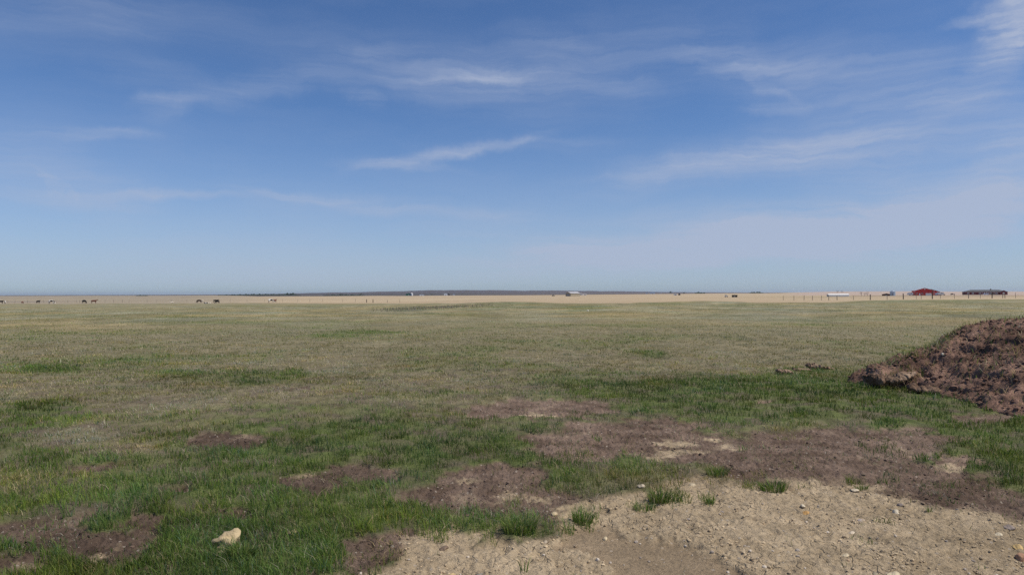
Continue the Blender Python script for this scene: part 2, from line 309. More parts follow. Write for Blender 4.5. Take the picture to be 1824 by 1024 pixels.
def field_colour(x, y, S):
    r, px, py = S['r'], S['px'], S['py']
    nf, nm, nl = S['nf'], S['nm'], S['nl']
    thatch = mixc((.155, .135, .072), (.270, .228, .140), np.clip(.42 + .5 * nf + .3 * nm, 0, 1))
    grn = mixc((.075, .105, .030), (.135, .165, .048), np.clip(.5 + .5 * nf, 0, 1))
    c = mixc(thatch, grn, np.clip(S['green'] * .75, 0, 1)); c = mixc(c, (.15, .115, .085), np.clip(.25 + .9 * fbm(x, y, .5, 3, 36), 0, .8) * (1 - ss(10, 25, r)))
    far_ = ss(40, 110, r)
    # beyond the reach of the modelled blades the sheet carries the colour of the sward itself
    sw = mixc((.205, .182, .095), (.315, .268, .165), np.clip(.45 + .55 * fbm(x, y, 9, 3, 37), 0, 1))
    sw = mixc(sw, (.130, .150, .055), np.clip(S['green'] * .75, 0, 1) * (1 - .35 * far_))
    sw = sw * (1 + np.clip(fbm(x, y, 9, 3, 48), -.7, .7)[..., None] * np.array([.14, .0, -.2])); sw = sw * np.clip(1 + (.26 * fbm(x, y, 1.6, 3, 42) + .22 * fbm(x, y, 5, 3, 44) + .12 * fbm(x, y, 22, 3, 46)) * (1 - .5 * ss(60, 200, r)), .5, 1.6)[..., None]
    c = mixc(c, sw, ss(22, 60, r))
    # far fields
    hd = np.where(r > 1, (EYE - terrain(x, y)) * FPX / np.maximum(y, 1), 500)
    pxx = 912 + FPX * x / np.maximum(y, .3)
    e = np.interp(pxx, [-800, 0, 460, 690, 860, 920, 1000, 1060, 1150, 1250, 1380, 1470, 1560, 1600, 1824, 2600], [300, 300, 250, 190, 128, 124, 112, 120, 122, 128, 124, 128, 165, 170, 190, 200])
    e = e * (1 + .035 * perlin(pxx / 60, r * 0, 3) + .02 * perlin(pxx / 17, r * 0, 5))
    stub = mixc((.40, .305, .195), (.465, .365, .235), np.clip(.5 + .9 * fbm(x / 5, y, 80, 3, 71), 0, 1))
    stub = mixc(stub, (.28, .24, .175), np.clip(1 - ss(300, 560, pxx), 0, 1) * .75)
    f = ss(-.02, .02, r / e - 1)
    edge = np.exp(-((r / e - 1.0) / .05) ** 2)
    c = mixc(c, (.15, .145, .06), edge * .7 * (y > 0))
    c = mixc(c, stub, f)
    # darker rangeland and hills behind the stubble
    h0 = np.interp(pxx, [-800, 0, 380, 460, 900, 1000, 1130, 1250, 1400, 1450, 2600], [4200, 4200, 3200, 1250, 1300, 1500, 2300, 3300, 4000, 5200, 5200])
    h0 = h0 * (1 + .08 * perlin(pxx / 70, r * 0, 13))
    hills = mixc((.070, .062, .062), (.15, .120, .115), np.clip(.35 + .8 * fbm(x / 4, y, 500, 4, 73), 0, 1))
    hills = mixc(hills, (.085, .09, .06), np.clip(fbm(x / 5, y, 380, 2, 77) * 1.0, 0, .6) * (r < 3500))
    c = mixc(c, hills, ss(-.03, .03, r / h0 - 1))
    # pale fields on the rise at the right, a darker road line in front of them
    pale = ss(1385, 1440, pxx) * bandm(r, 800, 4300, 60)
    c = mixc(c, (.44, .34, .27), pale)
    c = mixc(c, (.20, .15, .11), bandm(r, 640, 740, 12) * ss(1500, 1530, pxx) * .8)
    c = mixc(c, (.28, .24, .13), bandm(r, 470, 560, 12) * ss(1300, 1380, pxx) * (1 - ss(1500, 1540, pxx)) * .7)
    c = mixc(c, (.20, .17, .15), bandm(r, 395, 425, 6) * (1 - ss(100, 170, pxx)) * .8)
    c = mixc(c, (.22, .18, .13), bandm(r, 900, 1150, 30) * (1 - ss(380, 460, pxx)) * np.clip(fbm(pxx / 60, r * 0, 1, 2, 81) + .5, 0, 1) * .7)
    # the bare soils
    dirt = mixc((.122, .083, .060), (.242, .172, .130), np.clip(.45 + .55 * nf + .35 * nm, 0, 1))
    tanc = mixc((.375, .285, .178), (.495, .385, .252), np.clip(.5 + .55 * nf + .3 * nm, 0, 1))
    dampc = mixc((.255, .188, .115), (.335, .250, .160), np.clip(.5 + .6 * nm, 0, 1))
    dirt = dirt * (1 - .26 * ss(760, 560, pxx))[..., None]          # brown soil gets darker towards the left
    so = mixc(dirt, tanc, S['tan'])
    so = mixc(so, dampc, S['damp'])
    c = mixc(c, so, S['soil'])
    return np.clip(c, 0, 1)

# ------------------------------------------------------------------ mesh helpers
def np_mesh(name, V, F, attrs=None, smooth=True):
    """V (n,3); F list of (m,k) int arrays"""
    me = bpy.data.meshes.new(name)
    V = np.ascontiguousarray(V, np.float32)
    me.vertices.add(len(V)); me.vertices.foreach_set('co', V.ravel())
    F = [f for f in F if len(f)]
    loops = np.concatenate([f.ravel() for f in F]).astype(np.int32)
    tot = np.concatenate([np.full(len(f), f.shape[1], np.int32) for f in F])
    start = np.concatenate([[0], np.cumsum(tot)[:-1]]).astype(np.int32)
    me.loops.add(len(loops)); me.loops.foreach_set('vertex_index', loops)
    me.polygons.add(len(tot)); me.polygons.foreach_set('loop_start', start); me.polygons.foreach_set('loop_total', tot)
    me.polygons.foreach_set('use_smooth', np.full(len(tot), smooth, bool))
    for k, a in (attrs or {}).items():
        if a.ndim == 2:
            at_ = me.attributes.new(k, 'FLOAT_COLOR', 'POINT')
            a4 = np.concatenate([a, np.ones((len(a), 1))], 1).astype(np.float32); at_.data.foreach_set('color', a4.ravel())
        else:
            at_ = me.attributes.new(k, 'FLOAT', 'POINT'); at_.data.foreach_set('value', a.astype(np.float32))
    me.update(calc_edges=True); me.validate()
    return me
def link(name, me, mat=None, parent=None, loc=None, rot=None):
    o = bpy.data.objects.new(name, me); COL.objects.link(o)
    if mat is not None and me is not None and not me.materials: me.materials.append(mat)
    if parent is not None: o.parent = parent
    if loc is not None: o.location = loc
    if rot is not None: o.rotation_euler = rot
    return o
def tag(o, label=None, cat=None, group=None, kind=None):
    if label: o['label'] = label
    if cat: o['category'] = cat
    if group: o['group'] = group
    if kind: o['kind'] = kind
    return o
def empty(name, loc, rz=0):
    o = bpy.data.objects.new(name, None); COL.objects.link(o); o.location = loc; o.rotation_euler = (0, 0, rz); o.empty_display_size = .3
    return o
def bm_mesh(name, bm, smooth=False):
    me = bpy.data.meshes.new(name); bmesh.ops.recalc_face_normals(bm, faces=bm.faces); bm.to_mesh(me); bm.free()
    for p in me.polygons: p.use_smooth = smooth
    return me
def add_box(bm, x0, x1, y0, y1, z0, z1):
    v = [bm.verts.new((x, y, z)) for z in (z0, z1) for y in (y0, y1) for x in (x0, x1)]
    for f in ((0, 1, 3, 2), (4, 6, 7, 5), (0, 4, 5, 1), (1, 5, 7, 3), (3, 7, 6, 2), (2, 6, 4, 0)): bm.faces.new([v[i] for i in f])
def add_prism(bm, prof, y0, y1):
    """profile of (x,z) swept from y0 to y1"""
    a = [bm.verts.new((x, y0, z)) for x, z in prof]; b = [bm.verts.new((x, y1, z)) for x, z in prof]; n = len(prof)
    bm.faces.new(a); bm.faces.new(b[::-1])
    for i in range(n): bm.faces.new((a[i], a[(i + 1) % n], b[(i + 1) % n], b[i]))
def add_tube(bm, pts, radii, seg=8):
    rings = []
    pts = [Vector(p) for p in pts]
    for i, p in enumerate(pts):
        t = (pts[min(i + 1, len(pts) - 1)] - pts[max(i - 1, 0)]).normalized()
        a = t.orthogonal().normalized(); b = t.cross(a)
        rr = radii[i] if hasattr(radii, '__len__') else radii
        rings.append([bm.verts.new(p + (a * math.cos(k / seg * 2 * math.pi) + b * math.sin(k / seg * 2 * math.pi)) * rr) for k in range(seg)])
    for i in range(len(rings) - 1):
        A, B = rings[i], rings[i + 1]
        # match the start vertex so the tube does not twist
        off = min(range(seg), key=lambda o: (B[o].co - pts[i + 1] - (A[0].co - pts[i])).length)
        B = B[off:] + B[:off]; rings[i + 1] = B
        for k in range(seg): bm.faces.new((A[k], A[(k + 1) % seg], B[(k + 1) % seg], B[k]))
    bm.faces.new(rings[0][::-1]); bm.faces.new(rings[-1])

# ------------------------------------------------------------------ materials
def mat(name, col, rough=.85, noise=0.15, scale=3.0, metal=0.0, bump=0.0, bscale=8.0):
    m = bpy.data.materials.new(name); m.use_nodes = True; t = m.node_tree; b = t.nodes['Principled BSDF']
    tcn = t.nodes.new('ShaderNodeTexCoord'); nn = t.nodes.new('ShaderNodeTexNoise'); nn.inputs['Scale'].default_value = scale; nn.inputs['Detail'].default_value = 5
    t.links.new(tcn.outputs['Object'], nn.inputs['Vector'])
    mr = t.nodes.new('ShaderNodeMapRange'); mr.inputs[1].default_value = .3; mr.inputs[2].default_value = .7; mr.inputs[3].default_value = 1 - noise; mr.inputs[4].default_value = 1 + noise
    t.links.new(nn.outputs[0], mr.inputs[0])
    mx = t.nodes.new('ShaderNodeMix'); mx.data_type = 'RGBA'; mx.blend_type = 'MULTIPLY'; mx.inputs[0].default_value = 1; mx.inputs[6].default_value = (*col, 1)
    cr = t.nodes.new('ShaderNodeCombineXYZ')
    for i in range(3): t.links.new(mr.outputs[0], cr.inputs[i])
    t.links.new(cr.outputs[0], mx.inputs[7]); t.links.new(mx.outputs[2], b.inputs['Base Color'])
    b.inputs['Roughness'].default_value = rough; b.inputs['Metallic'].default_value = metal
    b.inputs['Specular IOR Level'].default_value = .25
    if bump:
        n2 = t.nodes.new('ShaderNodeTexNoise'); n2.inputs['Scale'].default_value = bscale; n2.inputs['Detail'].default_value = 6
        t.links.new(tcn.outputs['Object'], n2.inputs['Vector'])
        bp = t.nodes.new('ShaderNodeBump'); bp.inputs['Strength'].default_value = bump; bp.inputs['Distance'].default_value = .02
        t.links.new(n2.outputs[0], bp.inputs['Height']); t.links.new(bp.outputs[0], b.inputs['Normal'])
    return m

def ground_mat():
    m = bpy.data.materials.new('pasture_and_soil'); m.use_nodes = True; t = m.node_tree; b = t.nodes['Principled BSDF']
    b.inputs['Roughness'].default_value = .95; b.inputs['Specular IOR Level'].default_value = .1
    ac = nd(t, 'ShaderNodeAttribute', attribute_name='albedo'); so = nd(t, 'ShaderNodeAttribute', attribute_name='soil'); tn = nd(t, 'ShaderNodeAttribute', attribute_name='subsoil')
    tcn = t.nodes.new('ShaderNodeTexCoord')
    def noise(s, det=5, rough=.6):
        n = t.nodes.new('ShaderNodeTexNoise'); n.inputs['Scale'].default_value = s; n.inputs['Detail'].default_value = det; n.inputs['Roughness'].default_value = rough
        t.links.new(tcn.outputs['Object'], n.inputs['Vector']); return n.outputs[0]
    def mr(s, a, b_, c, d):
        n = t.nodes.new('ShaderNodeMapRange'); n.inputs[1].default_value = a; n.inputs[2].default_value = b_; n.inputs[3].default_value = c; n.inputs[4].default_value = d
        t.links.new(s, n.inputs[0]); return n.outputs[0]
    fine = mr(noise(38, 6, .7), .3, .7, .74, 1.26)
    coarse = mr(noise(5, 6, .65), .3, .7, .80, 1.20)
    far = mr(noise(.35, 8, .7), .3, .7, .86, 1.14)
    k = mth(t, 'MULTIPLY', mth(t, 'MULTIPLY', fine, coarse), far)
    cr = t.nodes.new('ShaderNodeCombineXYZ')
    for i in range(3): t.links.new(k, cr.inputs[i])
    mx = t.nodes.new('ShaderNodeMix'); mx.data_type = 'RGBA'; mx.blend_type = 'MULTIPLY'; mx.inputs[0].default_value = 1
    t.links.new(ac.outputs['Color'], mx.inputs[6]); t.links.new(cr.outputs[0], mx.inputs[7])
    # pale grit and dark crumbs lying in the soil
    vo = nd(t, 'ShaderNodeTexVoronoi', feature='F1'); vo.inputs['Scale'].default_value = 26; t.links.new(tcn.outputs['Object'], vo.inputs['Vector'])
    sp = t.nodes.new('ShaderNodeSeparateColor'); t.links.new(vo.outputs['Color'], sp.inputs[0])
    inside = mr(vo.outputs['Distance'], .22, .30, 1, 0)
    pale = mth(t, 'MULTIPLY', mth(t, 'MULTIPLY', inside, mth(t, 'GREATER_THAN', sp.outputs[0], .88)), so.outputs['Fac'])
    m2 = t.nodes.new('ShaderNodeMix'); m2.data_type = 'RGBA'; t.links.new(mth(t, 'MULTIPLY', pale, .6), m2.inputs[0]); t.links.new(mx.outputs[2], m2.inputs[6]); m2.inputs[7].default_value = (.50, .43, .35, 1)
    dark = mth(t, 'MULTIPLY', mth(t, 'MULTIPLY', inside, mth(t, 'LESS_THAN', sp.outputs[0], .16)), so.outputs['Fac'])
    m3 = t.nodes.new('ShaderNodeMix'); m3.data_type = 'RGBA'; t.links.new(mth(t, 'MULTIPLY', dark, .55), m3.inputs[0]); t.links.new(m2.outputs[2], m3.inputs[6]); m3.inputs[7].default_value = (.12, .085, .06, 1)
    t.links.new(m3.outputs[2], b.inputs['Base Color'])
    # relief: crumbs plus drying cracks in the tan subsoil
    wv = t.nodes.new('ShaderNodeVectorMath'); wv.operation = 'MULTIPLY_ADD'
    nz = t.nodes.new('ShaderNodeTexNoise'); nz.inputs['Scale'].default_value = 9; t.links.new(tcn.outputs['Object'], nz.inputs['Vector'])
    t.links.new(nz.outputs['Color'], wv.inputs[0]); wv.inputs[1].default_value = (.12, .12, .0); t.links.new(tcn.outputs['Object'], wv.inputs[2])
    cv = nd(t, 'ShaderNodeTexVoronoi', feature='DISTANCE_TO_EDGE'); cv.inputs['Scale'].default_value = 7.5; t.links.new(wv.outputs[0], cv.inputs['Vector'])
    crack = mth(t, 'MULTIPLY', mr(cv.outputs['Distance'], 0, .05, -1, 0), mth(t, 'MULTIPLY', tn.outputs['Fac'], mr(noise(1.7, 3), .42, .6, 0, 1)))
    h = mth(t, 'ADD', mth(t, 'MULTIPLY', noise(60, 7, .75), .020), mth(t, 'MULTIPLY', crack, .014))
    h = mth(t, 'ADD', h, mth(t, 'MULTIPLY', noise(17, 5, .6), .022))
    bp = t.nodes.new('ShaderNodeBump'); bp.inputs['Strength'].default_value = 1.0; bp.inputs['Distance'].default_value = 1.0
    t.links.new(h, bp.inputs['Height']); t.links.new(bp.outputs[0], b.inputs['Normal'])
    return m

def blade_mat(name):
    m = bpy.data.materials.new(name); m.use_nodes = True; t = m.node_tree; b = t.nodes['Principled BSDF']
    ac = nd(t, 'ShaderNodeAttribute', attribute_name='albedo')
    t.links.new(ac.outputs['Color'], b.inputs['Base Color']); b.inputs['Roughness'].default_value = .55; b.inputs['Specular IOR Level'].default_value = .25
    tr = t.nodes.new('ShaderNodeBsdfTranslucent'); t.links.new(ac.outputs['Color'], tr.inputs[0])
    ms = t.nodes.new('ShaderNodeMixShader'); ms.inputs[0].default_value = .42
    out = t.nodes['Material Output']; t.links.new(b.outputs[0], ms.inputs[1]); t.links.new(tr.outputs[0], ms.inputs[2]); t.links.new(ms.outputs[0], out.inputs[0])
    return m

# ------------------------------------------------------------------ the ground sheet
def build_ground():
    rows = [0.05, .4, .8, 1.2, 1.6, 2.0, 2.4, 2.7, 2.95, 3.15, 3.3]
    yo = 2033 / 3.42
    while yo > 14: rows.append(2033 / yo); yo -= 0.95 if yo > 60 else .6
    while yo > 3: rows.append(2033 / yo); yo -= .3
    r_ = rows[-1]
    while r_ < 18000: r_ *= 1.035; rows.append(r_)
    rr = np.array(rows)
    a1 = np.linspace(-41, 41, 1025); st = np.linspace(41, 319, 94)[1:-1]
    A = np.radians(np.concatenate([a1, st]))
    na, nr = len(A), len(rr)
    # equal steps along straight lines across the view, so rows stay level there
    flat = np.where(np.abs(((A + np.pi) % (2 * np.pi)) - np.pi) < np.radians(41.01), 1 / np.maximum(np.cos(A), .7), 1 / np.cos(np.radians(41)))
    RR = rr[:, None] * flat[None, :]
    X = RR * np.sin(A)[None, :]; Y = RR * np.cos(A)[None, :]
    x = X.ravel(); y = Y.ravel()
    S = soils(x, y)
    z = terrain(x, y) + micro(x, y, S)
    col = field_colour(x, y, S)
    V = np.stack([x, y, z], 1)
    i = np.arange((nr - 1) * na); r0 = i // na; c0 = i % na; c1 = (c0 + 1) % na
    F = np.stack([r0 * na + c0, r0 * na + c1, (r0 + 1) * na + c1, (r0 + 1) * na + c0], 1)[:, ::-1]
    V = np.concatenate([V, [[0, 0, z[0]]]]); col = np.concatenate([col, col[:1]])
    c = np.arange(na); F2 = np.stack([c, (c + 1) % na, np.full(na, len(V) - 1)], 1)
    soil = np.append(S['soil'], S['soil'][0]); tan = np.append(np.clip(S['tan'] - S['damp'], 0, 1) * S['soil'], 0)
    me = np_mesh('ground', V, [F, F2], dict(albedo=col, soil=soil, subsoil=tan))
    o = link('ground', me, ground_mat()); tag(o, kind='structure')
build_ground()

# ------------------------------------------------------------------ haze
hz = bpy.data.materials.new('haze_air'); hz.use_nodes = True; t = hz.node_tree; t.nodes.clear()
pv = t.nodes.new('ShaderNodeVolumePrincipled'); pv.inputs['Color'].default_value = (.80, .88, 1.0, 1); pv.inputs['Density'].default_value = 4.4e-5; pv.inputs['Anisotropy'].default_value = .2
ho = t.nodes.new('ShaderNodeOutputMaterial'); t.links.new(pv.outputs[0], ho.inputs['Volume'])
bm = bmesh.new(); add_box(bm, -26000, 26000, -26000, 26000, -6, 75)
tag(link('haze', bm_mesh('haze', bm), hz), kind='stuff')

# ------------------------------------------------------------------ the heap of earth
def soil_mat(name, attr=True, base=(.195, .116, .083)):
    m = bpy.data.materials.new(name); m.use_nodes = True; t = m.node_tree; b = t.nodes['Principled BSDF']
    b.inputs['Roughness'].default_value = .95; b.inputs['Specular IOR Level'].default_value = .12
    tcn = t.nodes.new('ShaderNodeTexCoord')
    def noise(s, det=6, rough=.65):
        n = t.nodes.new('ShaderNodeTexNoise'); n.inputs['Scale'].default_value = s; n.inputs['Detail'].default_value = det; n.inputs['Roughness'].default_value = rough
        t.links.new(tcn.outputs['Object'], n.inputs['Vector']); return n.outputs[0]
    cr = t.nodes.new('ShaderNodeValToRGB'); t.links.new(noise(6), cr.inputs[0])
    e = cr.color_ramp.elements; e[0].position = .3; e[0].color = (*[c * .72 for c in base], 1); e[1].position = .72; e[1].color = (*[c * 1.45 for c in base], 1)
    mx = t.nodes.new('ShaderNodeMix'); mx.data_type = 'RGBA'; mx.blend_type = 'MULTIPLY'; mx.inputs[0].default_value = 1
    t.links.new(cr.outputs[0], mx.inputs[6])
    k = t.nodes.new('ShaderNodeMapRange'); k.inputs[1].default_value = .3; k.inputs[2].default_value = .7; k.inputs[3].default_value = .65; k.inputs[4].default_value = 1.35; t.links.new(noise(34), k.inputs[0])
    cc = t.nodes.new('ShaderNodeCombineXYZ')
    for i in range(3): t.links.new(k.outputs[0], cc.inputs[i])
    t.links.new(cc.outputs[0], mx.inputs[7])
    # drier pale crust in places, damp dark earth in others
    z2 = t.nodes.new('ShaderNodeValToRGB'); t.links.new(noise(1.6, 5, .6), z2.inputs[0]); e2 = z2.color_ramp.elements
    e2[0].position = .36; e2[0].color = (.62, .60, .60, 1); e2[1].position = .66; e2[1].color = (1.45, 1.50, 1.52, 1)
    m5 = t.nodes.new('ShaderNodeMix'); m5.data_type = 'RGBA'; m5.blend_type = 'MULTIPLY'; m5.inputs[0].default_value = 1
    t.links.new(mx.outputs[2], m5.inputs[6]); t.links.new(z2.outputs[0], m5.inputs[7]); t.links.new(m5.outputs[2], b.inputs['Base Color'])
    bp = t.nodes.new('ShaderNodeBump'); bp.inputs['Distance'].default_value = 1.0; bp.inputs['Strength'].default_value = 1
    t.links.new(mth(t, 'ADD', mth(t, 'MULTIPLY', noise(45, 7, .75), .02), mth(t, 'MULTIPLY', noise(12), .035)), bp.inputs['Height']); t.links.new(bp.outputs[0], b.inputs['Normal'])
    return m
M_SOIL = soil_mat('dug_earth'); M_SOD = soil_mat('rooty_sod', base=(.19, .122, .082)); M_SODLIGHT = soil_mat('dry_sod', base=(.25, .172, .118))

def ico(sub=2):
    b = bmesh.new(); bmesh.ops.create_icosphere(b, subdivisions=sub, radius=1)
    b.verts.ensure_lookup_table(); V = np.array([v.co[:] for v in b.verts]); F = np.array([[v.index for v in f.verts] for f in b.faces]); b.free(); return V, F
ICO1, ICO2, ICO3 = ico(1), ico(2), ico(3)
def lump_verts(V, seed, rough=.28):
    r_ = np.random.default_rng(seed); ph = r_.random((6, 3)) * 6.28; k = r_.normal(size=(6, 3)) * 2.0
    d = sum(np.sin(V @ k[i] + ph[i, 0]) for i in range(6)) / 6
    W_ = V * (1 + rough * d[:, None] * 1.6)
    for i in range(3):       # chop a few planes off, as broken clods and stones have
        n = r_.normal(size=3); n /= np.linalg.norm(n); h = .62 + .2 * r_.random()
        s = W_ @ n; W_ = W_ - np.outer(np.clip(s - h, 0, None) * .85, n)
    return W_
def scatter_lumps(name, P, size, mat_, parent=None, base=ICO1, cols=None, flat=.7):
    Vs, Fs = base; variants = [lump_verts(Vs, 100 + i) for i in range(12)]
    n = len(P); nv = len(Vs)
    ang_ = rng.random(n) * 6.28; idx = rng.integers(0, 12, n)
    VV = np.stack(variants)[idx]                                        # n,nv,3
    sc = size[:, None, None] * np.stack([rng.uniform(.8, 1.3, n), rng.uniform(.8, 1.3, n), rng.uniform(.5, 1.0, n) * flat / .7], 1)[:, None, :]
    VV = VV * sc
    c, s = np.cos(ang_)[:, None], np.sin(ang_)[:, None]
    X = VV[..., 0] * c - VV[..., 1] * s; Y = VV[..., 0] * s + VV[..., 1] * c
    VV = np.stack([X, Y, VV[..., 2]], 2) + P[:, None, :]
    F = (Fs[None] + (np.arange(n) * nv)[:, None, None]).reshape(-1, 3)
    at_ = None
    if cols is not None: at_ = dict(albedo=np.repeat(cols, nv, 0))
    me = np_mesh(name, VV.reshape(-1, 3), [F], at_, smooth=False)
    return link(name, me, mat_, parent)

heap_o = empty('dirt_mound', (0, 0, 0)); heap_o.location = (8.5, 11.5, 0)
tag(heap_o, 'big heap of dug reddish brown earth at the right edge of the pasture', 'dirt mound')
def build_heap():
    gx = np.concatenate([np.arange(5.7, 10.2, .022), np.arange(10.2, 15.4, .10)]); gy = np.arange(6.6, 17.0, .026)
    X, Y = np.meshgrid(gx, gy); x = X.ravel(); y = Y.ravel()
    h, ins, s = heap(x, y)
    z = terrain(x, y) + h
    # lean the lumps a little so that some overhang, as turned earth does
    x2 = x + .03 * perlin(x / .2, z / .15 + y, 91) * ins; y2 = y - .05 * np.abs(perlin(x / .25, y / .25, 93)) * ins
    nx, ny = len(gx), len(gy)
    i, j = np.meshgrid(np.arange(nx - 1), np.arange(ny - 1)); a = (j * nx + i).ravel()
    F = np.stack([a, a + 1, a + nx + 1, a + nx], 1)
    keep = ins[F].any(1); F = F[keep]
    used = np.unique(F); m = np.full(len(x), -1); m[used] = np.arange(len(used))
    V = np.stack([x2 - 8.5, y2 - 11.5, z], 1)[used]
    link('earth', np_mesh('earth', V, [m[F]], smooth=True), M_SOIL, heap_o)
    n = 16000
    cx = rng.uniform(6.0, 10.5, n); cy = rng.uniform(8.0, 15.5, n); h, ins, s = heap(cx, cy)
    k = ins; cx, cy, h = cx[k], cy[k], h[k]
    size = .007 + .026 * rng.random(len(cx)) ** 4 + (rng.random(len(cx)) < .012) * .03
    P = np.stack([cx - 8.5, cy - 11.5, terrain(cx, cy) + h + size * .1], 1)
    n = 90
    bx = rng.uniform(6.0, 7.4, n); by = rng.uniform(11.4, 13.2, n); h, ins, s = heap(bx, by); k = ins | (rng.random(n) < .12); bx, by, h = bx[k], by[k], np.maximum(h[k], 0)
    sz = .02 + .05 * rng.random(len(bx)) ** 3
    P = np.concatenate([P, np.stack([bx - 8.5, by - 11.5, terrain(bx, by) + h + sz * .15], 1)]); size = np.concatenate([size, sz])
    o = scatter_lumps('clods', P, size, M_SOIL, heap_o); o['kind'] = 'stuff'
build_heap()

def surface(x, y):
    x = np.asarray(x, float); y = np.asarray(y, float)
    S = soils(x, y); g = terrain(x, y) + micro(x, y, S); h, ins, s = heap(x, y)
    return np.where(ins, np.maximum(g, terrain(x, y) + h), g), ins, S

# ------------------------------------------------------------------ grass
M_GRASS = blade_mat('grass_blades')
def blades(x, y, z, h, w, lean, la, fa, col, seg=2):
    """h height, w width, lean horizontal reach, la lean azimuth, fa facing azimuth"""
    n = len(x); p = np.stack([x, y, z], 1)
    D = np.stack([np.cos(la), np.sin(la), np.zeros(n)], 1); Wd = np.stack([np.cos(fa), np.sin(fa), np.zeros(n)], 1) * (w / 2)[:, None]
    up = np.array([0, 0, 1.0])
    p1 = p + up * (h * .6)[:, None] + D * (lean * .32)[:, None]
    tip = p + up * h[:, None] + D * lean[:, None]
    b0 = p - up * .01
    if seg == 1:
        V = np.stack([b0 - Wd, b0 + Wd, tip], 1).reshape(-1, 3); k = 3
        F = [np.arange(n * 3).reshape(n, 3)]
    else:
        V = np.stack([b0 - Wd, b0 + Wd, p1 + Wd * .75, p1 - Wd * .75, tip], 1).reshape(-1, 3); k = 5
        i = np.arange(n)[:, None] * 5
        F = [np.concatenate([i, i + 1, i + 2, i + 3], 1), np.concatenate([i + 3, i + 2, i + 4], 1)]
    return V, F, np.repeat(col, k, 0)

def grass_colour(g, dry, n):
    """g greenness per blade 0..1"""
    t = rng.random(n)
    green = mixc((.078, .140, .024), (.205, .285, .056), t ** 1.2)
    blue = mixc((.060, .125, .058), (.140, .220, .105), t)
    olive = mixc((.165, .178, .048), (.310, .295, .105), t)
    straw = mixc((.340, .280, .170), (.620, .530, .350), t)
    pick = rng.random(n)
    c = np.where((pick < np.clip(g * 1.0 - .08, 0, .93))[:, None], green, olive)
    bl = (rng.random(n) < .10) & (pick < g); c = np.where(bl[:, None], blue, c)
    pd = np.clip(.42 - .40 * g + .35 * dry * (1 - g), .07, .75)
    st = rng.random(n) < pd
    return np.where(st[:, None], straw, c), st

